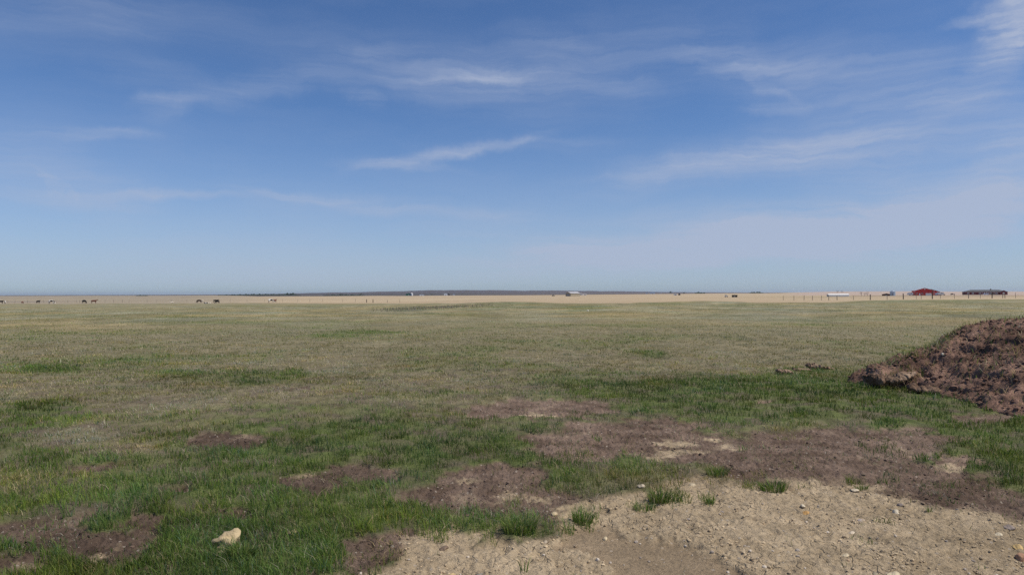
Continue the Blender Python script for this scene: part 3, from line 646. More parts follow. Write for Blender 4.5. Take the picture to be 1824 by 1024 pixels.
def build_grass():
    parts_V, parts_F, parts_C = [], [], []
    off = 0
    def add(V, F, Cc):
        nonlocal off
        parts_V.append(V); parts_F.append([f + off for f in F]); parts_C.append(Cc); off += len(V)
    bands = [(640, 150, 320000, 14, 2, 150, 200, 0, 0), (200, 50, 290000, 6, 2, 50, 85, 150, 200), (85, 15, 190000, 1, 1, 15, 22, 50, 85)]
    for (ya, yb, N, per, seg, f0, f1, g0, g1) in bands:
        nt_ = N // per
        u = rng.uniform(-.92, .92, nt_); yo = rng.uniform(yb, ya, nt_)
        d = EYE * FPX / yo; tx = u * d; ty = d
        g_t = rng.normal(0, .16, nt_)
        hz_ = rng.uniform(.7, 1.25, nt_)
        sp = .03 + .002 * d
        x = np.repeat(tx, per) + rng.normal(0, 1, nt_ * per) * np.repeat(sp, per)
        y = np.repeat(ty, per) + rng.normal(0, 1, nt_ * per) * np.repeat(sp, per)
        gt = np.repeat(g_t, per); ht = np.repeat(hz_, per); ox = x - np.repeat(tx, per); oy = y - np.repeat(ty, per)
        z, ins, S = surface(x, y)
        n = len(x); r = S['r']
        clump = np.clip(.68 + .30 * S['lush'] + .8 * fbm(x, y, .40, 3, 101) + .5 * fbm(x, y, 1.6, 2, 102), .08, 1)
        dens = (1 - S['bare']) ** 1.1 * clump
        dens = np.maximum(dens, np.clip(.10 + .34 * fbm(x, y, .5, 3, 106), .01, .45) * (1 - S['tan']) * S['bare'])            # stray blades in the brown soil
        px, py = S['px'], S['py']
        gin = blobs(912 + FPX * x / y, yh(912 + FPX * x / y) + EYE * FPX / y, [(1650, 690, 80, 14)])
        hg = ins & (((x - 7.55) / .62) ** 2 + ((y - 13.0) / .65) ** 2 + .5 * fbm(x, y, .4, 2, 103) < 1)
        hg2 = ins & (((x - 7.0) / .55) ** 2 + ((y - 12.25) / .16) ** 2 + .5 * fbm(x, y, .3, 2, 104) < 1)
        hg3 = ins & (fbm(x, y, .8, 3, 105) > .62)
        dens = np.where(ins, np.where(hg | hg2, .8, np.where(hg3, .40, .10)), dens)
        yy = EYE * FPX / np.maximum(y, .5); dens = dens * ss(f0, f1, yy)
        if g1: dens = dens * (1 - ss(g0, g1, yy))
        keep = rng.random(n) < dens
        x, y, z, r, gt, ht, ox, oy = [a[keep] for a in (x, y, z, r, gt, ht, ox, oy)]
        g = np.clip(S['green'][keep] + gt, 0, 1.1); dry = S['dry'][keep]; ins = ins[keep]; n = len(x); bare = S['bare'][keep]
        g = np.where(ins, .75 + gt, g)
        col, st = grass_colour(np.where((bare > .4) | ins, g * (rng.random(n) < .55), g), np.where((bare > .4) | ins, 1.0, dry), n)
        # each tuft a touch lighter or darker than the next
        col = col * (1 + np.clip(gt, -.3, .3) * .9)[:, None] * np.clip(1.06 - .26 * S['lush'][keep] + .30 * fbm(x, y, .8, 3, 107) + .24 * fbm(x, y, 2.6, 2, 108) + .16 * fbm(x, y, 8, 3, 109), .42, 1.75)[:, None]
        hue = fbm(x, y, 1.1, 3, 113)[:, None]; col = col * (1 + np.clip(hue, -.7, .9) * np.array([.24, .04, -.26]))
        h = rng.uniform(.026, .074, n) * ht * (.75 + .45 * g) * (1 - .5 * bare)
        h = np.where(st, h * rng.uniform(.8, 1.45, n), h)
        h = h * np.where(ins, 1.6, 1)
        w = np.maximum(rng.uniform(.0030, .0055, n), .46 * r / 692) * np.where(st, .8, 1)
        lean = h * rng.uniform(.15, 1.0, n) * np.where(st, 1.7, 1)
        la = np.where(rng.random(n) < .6, np.arctan2(oy, ox) + rng.normal(0, .5, n), rng.normal(-2.6, 1.2, n))
        h = np.where(st, h * .8, h)
        flat_ = (rng.random(n) < np.where(bare > .4, .75, .35)) & st            # dead stems lie down
        lean = np.where(flat_, np.maximum(h * 1.6, .03 + .04 * rng.random(n)), lean); h = np.where(flat_, h * .25 + .006, h)
        add(*blades(x, y, z, h, w, lean, la, rng.random(n) * 6.28, np.clip(col, .01, .8), seg))
    V = np.concatenate(parts_V); Cc = np.concatenate(parts_C)
    F4 = np.concatenate([f for P in parts_F for f in P if f.shape[1] == 4]); F3 = np.concatenate([f for P in parts_F for f in P if f.shape[1] == 3])
    me = np_mesh('grass', V, [F4, F3], dict(albedo=Cc), smooth=False)
    o = link('grass', me, M_GRASS); tag(o, 'short mixed green and straw coloured pasture grass over the whole field', 'grass', kind='stuff')
build_grass()

# isolated tufts standing out of the bare soil
def tuft(px, py, wpx, hpx, label, nb=130, dry=.03, dark=1.0, group='grass tufts rooted in the bare soil'):
    x0, y0, z0 = at(px, py); s = y0 / FPX
    n = nb; rad = wpx * s * .5; hh = hpx * s
    a = rng.random(n) * 6.28; q = np.sqrt(rng.random(n)) * rad * .75
    x = q * np.cos(a); y = q * np.sin(a) * .7
    z, _, _ = surface(x + x0, y + y0)
    h = hh * rng.uniform(.55, 1.1, n); lean = h * rng.uniform(.2, 1.0, n)
    col, st = grass_colour(np.full(n, .95), np.zeros(n), n)
    V, F, cc = blades(x, y, z - z0, h, rng.uniform(.0035, .006, n), lean, a + rng.normal(0, .4, n), rng.random(n) * 6.28, col * dark)
    o = link('grass_tuft', np_mesh('grass_tuft', V, F, dict(albedo=cc), smooth=False), M_GRASS, loc=(x0, y0, z0))
    tag(o, label, 'grass tuft', group)
tuft(1036, 922, 46, 24, 'green grass tuft at the left end of the brown damp strip', 190)
tuft(1172, 886, 44, 24, 'dense dark green grass tuft at the top edge of the tan soil patch', 260)
tuft(1262, 891, 22, 14, 'small yellowish green tuft on tan crumbs, right of the dense dark tuft', 60)
tuft(1205, 886, 26, 16, 'sparse thin tuft on the tan crumbs beside the dense dark tuft', 50)
tuft(1146, 900, 50, 14, 'low wide grass tuft on tan soil, just left of the dense dark tuft', 120)
tuft(932, 1008, 16, 26, 'single spindly green sprout in the pale soil near the bottom edge', 11)
tuft(1027, 1018, 12, 14, 'tiny yellow green sprout in pale soil at the bottom edge', 8)
tuft(1652, 905, 11, 12, 'tiny dark green sprout alone on the tan soil at the right', 22)
tuft(1532, 867, 30, 10, 'small flat green tuft on the boundary of brown and tan soil at right', 70)
tuft(1376, 866, 60, 20, 'wide green tuft between the brown soil and the tan soil, right of centre', 240)
tuft(1275, 842, 50, 18, 'round green tuft in the brown soil above the tan crumbs', 200)
tuft(432, 990, 60, 24, 'thick green tuft growing against the right side of the large cream stone', 420, group=None)
tuft(925, 944, 74, 30, 'large bushy grass tuft standing over the cracked pale soil', 420)

# ------------------------------------------------------------------ loose soil crumbs and gravel
def crumb_mat():
    m = bpy.data.materials.new('soil_crumbs'); m.use_nodes = True; t = m.node_tree; b = t.nodes['Principled BSDF']
    ac = nd(t, 'ShaderNodeAttribute', attribute_name='albedo'); t.links.new(ac.outputs['Color'], b.inputs['Base Color']); b.inputs['Roughness'].default_value = .9; b.inputs['Specular IOR Level'].default_value = .15
    return m
M_CRUMB = crumb_mat()
def build_crumbs():
    n = 42000
    u = rng.uniform(-.86, .86, n); yo = rng.uniform(150, 620, n) ; d = EYE * FPX / yo; x = u * d; y = d
    z, ins, S = surface(x, y)
    cl = np.clip(.5 + 1.3 * fbm(x, y, .5, 3, 111), 0, 1)
    keep = (rng.random(n) < S['bare'] * (1 - .8 * S['damp']) * cl) & ~ins
    x, y, z = x[keep], y[keep], z[keep]; n = len(x); r = S['r'][keep]
    size = (.003 + .010 * rng.random(n) ** 5) * (.7 + r / 12)
    c = field_colour(x, y, {k: v[keep] for k, v in S.items()}) * rng.uniform(.7, 1.25, (n, 1))
    P = np.stack([x, y, z + size * .25], 1)
    o = scatter_lumps('soil_crumbs', P, size, M_CRUMB, cols=np.clip(c, 0, .8)); tag(o, 'loose crumbs of dried soil scattered over the bare ground', 'soil crumbs', kind='stuff')
    # gravel: pale and grey bits
    n = 1000
    u = rng.uniform(-.3, .86, n); yo = rng.uniform(300, 600, n); d = EYE * FPX / yo; x = u * d; y = d
    z, ins, S = surface(x, y); keep = (rng.random(n) < S['bare'] * S['tan']) & ~ins
    x, y, z = x[keep], y[keep], z[keep]; n = len(x)
    size = .003 + .011 * rng.random(n) ** 6
    t_ = rng.random(n); c = mixc((.24, .20, .17), (.62, .53, .42), t_); c = np.where((rng.random(n) < .08)[:, None], (.42, .29, .18), c)
    o = scatter_lumps('gravel', np.stack([x, y, z + size * .2], 1), size, M_CRUMB, base=ICO2, cols=c); tag(o, 'small pale gravel bits lying on the tan soil', 'gravel', kind='stuff')
build_crumbs()

# ------------------------------------------------------------------ stones one can point at
def stone(px, py, wpx, hpx, col, label, seed, tilt=0, rz=0, elong=1.0, name='stone', sub=ICO3, cat='stone', group='stones lying on the ground', raise_=0):
    x0, y0, z0 = at(px, py); zz = float(surface(np.array([x0]), np.array([y0]))[0][0]); s = y0 / FPX
    V = lump_verts(sub[0], seed, .22) * np.array([wpx * s / 2, wpx * s / 2 * elong, hpx * s / 2])
    V = V + np.sin(V[:, [1, 2, 0]] * 90) * (.003 * wpx / 15); col = (col[0] * .95, col[1] * .90, col[2] * .78)
    m = mat('stone_' + str(seed), col, .8, .28, 14, bump=.6, bscale=40)
    m.name = 'stone_surface'
    o = link(name, np_mesh(name, V, [sub[1]]), m, loc=(x0, y0, zz + hpx * s * .10 + raise_), rot=(0, R(tilt), R(rz)))
    return tag(o, label, cat, group)
stone(403, 970, 56, 30, (.46, .375, .25), 'large elongated cream stone lying tilted in the green grass at lower left', 1, tilt=-30, rz=8, elong=.6, raise_=.015)
stone(392, 985, 16, 12, (.42, .38, .24), 'small yellowish stone at the lower left end of the large cream stone', 2)
stone(518, 950, 17, 13, (.36, .30, .20), 'small tan stone half hidden in grass, right of the large cream stone', 3)
stone(986, 909, 12, 10, (.52, .43, .31), 'round whitish stone on dark soil left of the brown damp strip', 4)
stone(1075, 944, 10, 8, (.58, .49, .35), 'white round pebble alone on the smooth brown damp strip', 5)
stone(968, 957, 13, 8, (.42, .36, .30), 'pale grey flat stone on crumbly soil left of the damp strip', 6)
stone(1592, 905, 13, 9, (.55, .50, .43), 'white broken stone in the middle of the tan soil at the right', 7)
stone(1600, 893, 10, 9, (.25, .21, .20), 'purplish grey stone just behind the white broken stone', 8)
stone(1427, 895, 9, 6, (.60, .54, .45), 'thin white stone chip at the upper part of the tan soil', 9, tilt=20)
stone(1432, 906, 15, 6, (.48, .29, .12), 'flat orange brown stone in front of the thin white chip', 10)
stone(1531, 919, 13, 7, (.48, .42, .42), 'greyish pink stone on the tan soil, left of the white broken stone', 11)
stone(1513, 940, 12, 6, (.60, .52, .44), 'flat pale pink stone below the greyish pink one', 12)
stone(1501, 980, 17, 7, (.52, .45, .34), 'flat cream stone embedded in tan soil near the lower right', 13)
stone(1553, 1010, 15, 7, (.30, .27, .21), 'grey brown slab of stone near the bottom edge, right half', 14)
stone(1588, 1013, 24, 8, (.60, .53, .40), 'long pale cream stone near the bottom edge, right half', 15, rz=-10, elong=.5)
stone(1815, 985, 22, 16, (.42, .25, .17), 'rust brown stone at the right edge of the frame', 16)
stone(1808, 967, 20, 9, (.52, .38, .19), 'ochre yellow stone above the rust brown one at the right edge', 17)
stone(1792, 932, 20, 6, (.25, .21, .20), 'dark grey flat stone in the tan soil by the right edge', 18)
stone(1774, 944, 14, 5, (.58, .51, .40), 'thin cream stone below the dark grey flat one', 19)
stone(1520, 869, 14, 5, (.56, .49, .40), 'flat cream stone touching the small flat tuft at right', 20)
stone(1231, 858, 11, 8, (.50, .43, .33), 'light tan stone among crumbs below the round green tuft', 21)
stone(1140, 867, 14, 7, (.48, .42, .35), 'light stone at the foot of the grass above the tan soil', 22)
stone(800, 1018, 26, 14, (.52, .40, .24), 'lumpy cream and orange stone at the bottom edge, left of centre', 23)
stone(852, 1012, 13, 7, (.25, .23, .21), 'dark grey stone in pale soil near the bottom edge', 24)
stone(790, 968, 16, 7, (.19, .14, .11), 'brownish dark clod on pale soil, upper right of the brown hollow', 25, cat='clod', name='clod')
stone(1495, 1020, 14, 8, (.30, .26, .26), 'dark purplish stone cut by the bottom edge', 26)
ws = stone(1672, 690, 5, 5, (.7, .66, .58), 'tiny white stone on the earth mound', 27); ws.location = (7.62, 12.25, float(surface(np.array([7.62]), np.array([12.25]))[0][0]) + .02)
stone(1047, 554, 4, 4, (.75, .72, .66), 'lone white stone far out in the pasture', 28, sub=ICO2)

# ------------------------------------------------------------------ torn sod
def sod(px, py, wpx, hpx, depth, label, seed, m, raise_=0, rz=0, bend=.3, tilt=0):
    """a ragged, curled slab of turf"""
    x0, y0, z0 = at(px, py); s = y0 / FPX; w = wpx * s; th = hpx * s
    nx, ny = 56, 26; V = []; 
    U, Vv = np.meshgrid(np.linspace(-1, 1, nx), np.linspace(-1, 1, ny)); u = U.ravel(); v = Vv.ravel()
    rr_ = np.random.default_rng(seed)
    ex = w / 2 * (1 + .16 * fbm(v * 2.5, v * 0, 1, 3, seed)); ey = depth / 2 * (1 + .34 * fbm(u * 3, u * 0, 1, 4, seed + 1))
    X = u * ex; Y = v * ey + .25 * depth * perlin(u * 1.1, u * 0 + .5, seed + 2)
    edge = np.clip(1 - np.maximum(np.abs(u), np.abs(v)) ** 5, 0, 1)
    sag = bend * th * (u ** 2) * 1.5
    top = th * (.35 + .65 * edge * (1 + .5 * perlin(u * 3, v, seed + 3))) + .035 * fbm(X, Y, .13, 4, seed) * min(1, th / .1) + sag * (u < 0)
    bot = -th * .1 + .2 * th * (1 - edge) + .10 * th * fbm(X, Y, .15, 3, seed + 5) + sag * .8 * (u < 0)
    X2 = X + .025 * fbm(u * 3, v * 3, 1, 3, seed + 8)
    A = np.stack([X2, Y, top], 1); B = np.stack([X2 * .96, Y * .9, bot], 1)
    g = np.arange(nx * ny).reshape(ny, nx); N = nx * ny
    q = lambda a, b, c, d: np.stack([a.ravel(), b.ravel(), c.ravel(), d.ravel()], 1)
    F = [q(g[:-1, :-1], g[:-1, 1:], g[1:, 1:], g[1:, :-1]), q(g[:-1, :-1], g[1:, :-1], g[1:, 1:], g[:-1, 1:]) + N]
    def strip(e): return np.stack([e[:-1], e[:-1] + N, e[1:] + N, e[1:]], 1)
    F += [strip(g[0]), strip(g[-1][::-1]), strip(g[:, -1]), strip(g[::-1, 0])]
    root = empty('sod_slab', (x0, y0, z0 + raise_), R(rz)); root.rotation_euler = (0, R(tilt), R(rz))
    tag(root, label, 'sod slab', 'torn slabs of turf')
    link('turf', np_mesh('turf', np.concatenate([A, B]), F), m, root)
    b = bmesh.new()
    for i in range(16):
        a = rr_.uniform(-1, 1); p = Vector((a * w / 2 * .9, -depth / 2 * rr_.uniform(.7, 1), th * rr_.uniform(0, .8)))
        pts = [p]; 
        for k in range(4): p = p + Vector((rr_.normal(0, .02), -rr_.uniform(.0, .02), -rr_.uniform(.0, .03))); pts.append(p)
        add_tube(b, pts, [.003, .0027, .0023, .0018, .0012], 4)
    link('roots', bm_mesh('roots', b), M_SODLIGHT, root)['kind'] = 'stuff'
sod(1592, 680, 80, 13, .34, 'long torn slab of sod curled over the left tip of the earth mound', 1, M_SOD, .20, rz=-14, tilt=-7)
sod(1566, 690, 46, 17, .30, 'thick sod chunk with hanging roots under the left tip of the mound', 2, M_SOD, .03, rz=14, tilt=9)
sod(1600, 690, 56, 10, .26, 'torn sod flap propped against the near side of the mound tip', 9, M_SODLIGHT, .13, rz=25, tilt=-16)
sod(1652, 682, 84, 9, .26, 'thin sod strip running back from the mound tip towards the right', 3, M_SODLIGHT, .24, rz=-4, tilt=5)
sod(1645, 700, 50, 10, .26, 'sod strip lying along the near foot of the mound', 4, M_SOD, .02, rz=-35)
sod(1395, 665, 26, 6, .22, 'small pinkish brown sod piece alone in the grass, leftmost of three', 5, M_SODLIGHT, .01)
sod(1447, 657, 22, 7, .22, 'light brown sod piece in the grass, middle of three near the mound', 6, M_SODLIGHT, .02)
sod(1428, 660, 30, 4, .20, 'flat sod piece between the two light brown ones in the grass', 7, M_SODLIGHT, .0)
sod(1470, 657, 18, 4, .2, 'small grey sod piece nearest the mound tip in the grass', 8, M_SOD, .0)

# ------------------------------------------------------------------ strip of dead weeds in the middle distance
def build_weeds():
    n = 3600
    px = rng.uniform(660, 880, n); t_ = (px - 775) / 75
    keep = rng.random(n) < np.exp(-t_ ** 2 * .8); px = px[keep]; n = len(px)
    py = 549 - (px - 780) * .045 + rng.normal(0, 1.5, n)
    v = (py - yh(px)) / FPX; d = (EYE + .12) / v; x = (px - 912) / FPX * d; y = d
    z = terrain(x, y); h = rng.uniform(.06, .24, n); w = rng.uniform(.03, .06, n)
    c = mixc((.26, .195, .16), (.42, .33, .26), rng.random(n)); c = np.where((rng.random(n) < .45)[:, None], (.20, .23, .11), c)
    V, F, cc = blades(x, y, z, h, w, h * rng.uniform(.1, .6, n), rng.random(n) * 6.28, rng.random(n) * 6.28, c)
    o = link('dead_weeds', np_mesh('dead_weeds', V, F, dict(albedo=cc), smooth=False), M_GRASS)
    tag(o, 'low strip of dark reddish dead weeds across the pasture, left of centre', 'weeds', kind='stuff')
build_weeds()

# ------------------------------------------------------------------ fences
M_POST = mat('weathered_post', (.10, .075, .06), .9, .3, 12); M_POST2 = mat('grey_post', (.24, .20, .16), .9, .3, 12); M_WIRE = mat('fence_wire', (.22, .21, .20), .5, .1, 5, metal=.6)
def fence(name, posts, label, group=None):
    """posts: (px, distance, height m, radius m, material)"""
    P = [((px - 912) / FPX * d, d, h, r_, m) for px, d, h, r_, m in posts]
    P = [(x, y, float(terrain(x, y)), h, r_, m) for x, y, h, r_, m in P]
    ox, oy, oz = P[0][:3]; root = empty(name, (ox, oy, oz)); tag(root, label, 'fence', group)
    for x, y, z, h, r_, m in P:
        b = bmesh.new(); lx = random.uniform(-.06, .06)
        add_tube(b, [(x - ox, y - oy, z - oz - .1), (x - ox + lx * .5, y - oy, z - oz + h * .5), (x - ox + lx, y - oy, z - oz + h)], [r_, r_, r_ * .92], 8)
        link('post', bm_mesh('post', b), m, root)
    for hw in (.45, .75, 1.05):
        b = bmesh.new(); pts = []
        for i, (x, y, z, h, r_, m) in enumerate(P):
            pts.append((x - ox, y - oy - .06, z - oz + hw))
            if i < len(P) - 1:
                x2, y2, z2 = P[i + 1][:3]; pts.append(((x + x2) / 2 - ox, (y + y2) / 2 - oy - .06, (z + z2) / 2 - oz + hw - .02))
        add_tube(b, pts, .006, 4); link('wire', bm_mesh('wire', b), M_WIRE, root)
A_, B_ = M_POST, M_POST2
fence('wire_fence', [(1395, 150, 1.0, .05, B_), (1414, 152, 1.1, .05, B_), (1432, 152, 1.1, .06, B_), (1447, 153, 1.1, .06, B_), (1463, 154, 1.1, .05, B_), (1476, 155, 1.15, .07, B_), (1491, 156, 1.0, .08, B_), (1520, 157, 1.0, .05, B_), (1550, 158, 1.3, .10, A_),
                     (1580, 161, 1.05, .06, B_), (1609, 164, 1.4, .11, A_), (1632, 167, 1.2, .05, B_), (1641, 168, 1.0, .05, B_), (1660.5, 170, 2.05, .12, A_), (1675, 172, 1.0, .05, B_), (1700, 174, 1.0, .05, B_), (1725, 178, 1.2, .09, B_), (1746, 180, 1.0, .05, B_), (1767, 182, 1.7, .12, A_),
                     (1786, 184, 1.6, .08, B_), (1790, 184.4, 1.6, .08, A_), (1809, 186, 1.5, .05, B_), (1840, 188, 1.3, .08, A_), (1880, 192, 1.2, .08, B_), (1930, 196, 1.2, .08, B_)],
      'wire fence on dark wooden posts across the field in front of the red barn')
fence('wire_fence', [(px, 262 + (712 - px) * .045, 1.15 + .2 * random.random(), .035 + .03 * random.random(), B_) for px in
                     (-70, -40, -12, 14, 27, 49, 78, 100, 121, 137, 142, 170, 187, 202, 218, 230, 262, 279, 305, 333, 352, 380, 410, 440, 471, 503, 530, 552, 574, 610, 633)] +
      [(653, 236, 1.15, .13, A_), (664.5, 232, 1.1, .13, A_), (690, 228, 1.0, .07, B_), (712, 224, 1.0, .07, B_)],
      'long wire fence with small posts behind the grazing cattle on the left')

# ------------------------------------------------------------------ cattle
def hide(name, base, patch=None, scale=1.4, thr=.5):
    m = bpy.data.materials.new(name); m.use_nodes = True; t = m.node_tree; b = t.nodes['Principled BSDF']; b.inputs['Roughness'].default_value = .7; b.inputs['Specular IOR Level'].default_value = .2
    tcn = t.nodes.new('ShaderNodeTexCoord'); nn = t.nodes.new('ShaderNodeTexNoise'); nn.inputs['Scale'].default_value = scale; nn.inputs['Detail'].default_value = 1
    t.links.new(tcn.outputs['Object'], nn.inputs['Vector']); cr = t.nodes.new('ShaderNodeValToRGB'); cr.color_ramp.interpolation = 'CONSTANT'
    t.links.new(nn.outputs[0], cr.inputs[0]); e = cr.color_ramp.elements; e[0].color = (*base, 1); e[0].position = 0; e[1].position = thr; e[1].color = (*(patch or [c * 1.15 for c in base]), 1)
    t.links.new(cr.outputs[0], b.inputs['Base Color']); return m
H_BLACK = hide('black_hide', (.012, .011, .011)); H_BW = hide('black_and_white_hide', (.02, .018, .018), (.75, .70, .62), 1.3, .47); H_RED = hide('red_brown_hide', (.13, .05, .03)); H_BROWN = hide('dark_brown_hide', (.05, .03, .022)); H_CREAM = hide('cream_hide', (.62, .55, .44))
def cow_mesh(pose):
    b = bmesh.new(); sk = b.verts.layers.skin.verify(); V = {}
    low = -.72 if pose == 'lying' else 0
    def v(k, co, r):
        x = b.verts.new(co); x[sk].radius = (r, r) if not isinstance(r, tuple) else r; V[k] = x; return x
    # x forward
    v('pelvis', (-.72, 0, 1.16 + low), (.27, .30)); v('loin', (-.35, 0, 1.12 + low), (.33, .34)); v('belly', (.05, 0, 1.06 + low), (.36, .38)); v('chest', (.45, 0, 1.05 + low), (.30, .37)); v('wither', (.66, 0, 1.16 + low), (.21, .27))
    ch = ['pelvis', 'loin', 'belly', 'chest', 'wither']
    if pose == 'grazing': neck = [('n1', (.88, 0, .98), .16), ('n2', (1.06, 0, .68), .13), ('poll', (1.18, 0, .40), .125), ('face', (1.26, 0, .22), .10), ('muz', (1.30, 0, .08), .075)]
    else: neck = [('n1', (.88, 0, 1.28 + low), .17), ('n2', (1.06, 0, 1.40 + low), .13), ('poll', (1.20, 0, 1.44 + low), .13), ('face', (1.38, 0, 1.33 + low), .10), ('muz', (1.52, 0, 1.24 + low), .08)]
    for k, co, r in neck: v(k, co, r); ch.append(k)
    for a, c in zip(ch, ch[1:]): b.edges.new((V[a], V[c]))
    for s in (-1, 1):
        if pose == 'lying':
            legs = [('wither', [(.62, s * .26, .34), (.90, s * .30, .10), (.60, s * .33, .07), (.45, s * .33, .05)]), ('pelvis', [(-.55, s * .33, .34), (-.15, s * .40, .12), (-.55, s * .42, .08), (-.25, s * .44, .05)])]
        else:
            legs = [('wither', [(.60, s * .17, .88), (.60, s * .18, .50), (.59, s * .18, .26), (.60, s * .18, .03)]), ('pelvis', [(-.72, s * .19, .86), (-.66, s * .19, .66), (-.86, s * .18, .44), (-.80, s * .18, .03)])]
        for j, (root, pts) in enumerate(legs):
            prev = V[root]; rad = [.13, .085, .06, .055] if j == 0 else [.17, .11, .065, .055]
            for i, co in enumerate(pts):
                x = v(('l', s, j, i), co, rad[i]); b.edges.new((prev, x)); prev = x
    # tail and ears
    t0 = v('t0', (-1.0, 0, 1.2 + low), .05); b.edges.new((V['pelvis'], t0)); t1 = v('t1', (-1.06, .02, .85 + low * .8), .03); b.edges.new((t0, t1)); t2 = v('t2', (-1.05, .03, .55 + low * .6), .045); b.edges.new((t1, t2))
    pc = V['poll'].co
    for s in (-1, 1):
        e = v(('e', s), (pc.x - .02, s * .22, pc.z + .03), .035); b.edges.new((V['poll'], e))
    me = bpy.data.meshes.new('cow'); b.to_mesh(me); b.free()
    tmp = bpy.data.objects.new('cow_build', me); COL.objects.link(tmp)
    for i, d in enumerate(me.skin_vertices[0].data): d.use_root = (i == 0)
    tmp.modifiers.new('s', 'SKIN'); tmp.modifiers.new('u', 'SUBSURF').levels = 1
    dg = bpy.context.evaluated_depsgraph_get(); out = bpy.data.meshes.new_from_object(tmp.evaluated_get(dg)); out.name = 'cow'
    bpy.data.objects.remove(tmp); 
    for p in out.polygons: p.use_smooth = True
    return out
COWM = {k: cow_mesh(k) for k in ('standing', 'grazing', 'lying')}
def cow(px, d, pose, h, heading, label, size=1.0):
    x = (px - 912) / FPX * d; me = COWM[pose].copy(); me.materials.clear(); me.materials.append(h); me.name = 'cow'
    o = link('cow', me, loc=(x, d, float(terrain(x, d))), rot=(0, 0, R(heading))); o.scale = (size * .88,) * 3
    tag(o, label, 'cow', 'cattle grazing at the far left of the pasture')
cow(1.5, 262, 'standing', H_BLACK, 70, 'black cow at the extreme left edge of the pasture')
cow(9.5, 262, 'standing', H_BW, 120, 'grey and white cow second from the left edge', .85)
cow(40, 258, 'grazing', H_RED, 100, 'tiny red cow grazing alone between the grey cow and the black one', .7)
cow(68, 262, 'standing', H_BLACK, 85, 'black cow seen end on, left of the black and white one', .95)
cow(92, 248, 'grazing', H_BW, 5, 'black and white cow grazing side on, with a white back', 1.15)
cow(150, 254, 'grazing', H_BLACK, -20, 'black cow grazing, left of the reddish brown cow', 1.1)
cow(167.5, 254, 'standing', H_RED, 20, 'reddish brown cow standing beside the black grazing one', 1.05)
cow(306, 262, 'lying', H_CREAM, 10, 'small pale calf resting alone between the two groups of cattle', .8)
cow(354.5, 254, 'grazing', H_BROWN, 175, 'dark brown cow grazing at the left of the middle group', 1.0)
cow(360, 262, 'standing', H_CREAM, 160, 'cream cow just behind the dark brown grazing one', .85)
cow(367, 236, 'lying', H_BW, 170, 'black and white calf lying in the grass in the middle group', .75)
cow(373, 236, 'lying', H_CREAM, 10, 'cream calf lying right of the black and white calf', .7)
cow(384.5, 256, 'standing', H_BLACK, 15, 'black cow standing at the back right of the middle group', .95)
cow(387, 240, 'grazing', H_BLACK, 170, 'black cow grazing at the front right of the middle group', .9)
cow(483, 246, 'grazing', H_BW, 30, 'black and white cow grazing at the right end of the herd', 1.15)
cow(490, 262, 'standing', H_RED, 80, 'red brown cow standing behind the rightmost grazing cow', .95)

# ------------------------------------------------------------------ farm buildings
M_RED = mat('red_steel', (.52, .03, .024), .6, .08, 1.5); M_DRED = mat('dark_red_siding', (.16, .025, .03), .7, .12, 2); M_WHITE = mat('white_panel', (.80, .78, .75), .6, .05, 2); M_ROOFW = mat('pale_steel_roof', (.55, .53, .52), .45, .08, .6, metal=.2)
M_ROOFD = mat('dark_shingles', (.10, .10, .10), .9, .25, 3); M_TAN = mat('tan_steel', (.36, .31, .22), .7, .1, 1); M_GALV = mat('galvanised_steel', (.45, .50, .55), .4, .1, 1, metal=.5)
M_GLASS = mat('window_glass', (.05, .06, .07), .2, .05, 1); M_GREEN = mat('green_steel', (.04, .14, .10), .6, .1, 1); M_DARK = mat('dark_steel', (.04, .035, .03), .7, .1, 2); M_TYRE = mat('rubber', (.02, .02, .02), .9, .1, 5); M_BLUEW = mat('blue_white_panel', (.55, .62, .75), .5, .1, 1)
M_BROWNR = mat('rusty_roof', (.16, .07, .045), .8, .2, 2); M_DOOR = mat('grey_door', (.30, .29, .28), .6, .1, 2)
def place(name, px, d, label, cat, rz=0, group=None):
    x = (px - 912) / FPX * d
    o = empty(name, (x, d, float(terrain(x, d)) - .05), R(rz) - math.atan2(x, d)); tag(o, label, cat, group); return o
def part(name, m, root, fn):
    b = bmesh.new(); fn(b); return link(name, bm_mesh(name, b), m, root)
def boxp(name, m, root, *a): return part(name, m, root, lambda b: add_box(b, *a))
def gable(b, w, h, top, y0, y1, x=0): add_prism(b, [(x - w / 2, 0), (x + w / 2, 0), (x + w / 2, h), (x, top), (x - w / 2, h)], y0, y1)
def roof(b, w, h, top, y0, y1, ov=.4, th=.15, x=0):
    k = (top - h) / (w / 2)
    for s in (-1, 1):
        p = [(x, top + th), (x + s * (w / 2 + ov), h - k * ov + th), (x + s * (w / 2 + ov), h - k * ov), (x, top)]
        add_prism(b, p, y0 - ov, y1 + ov)

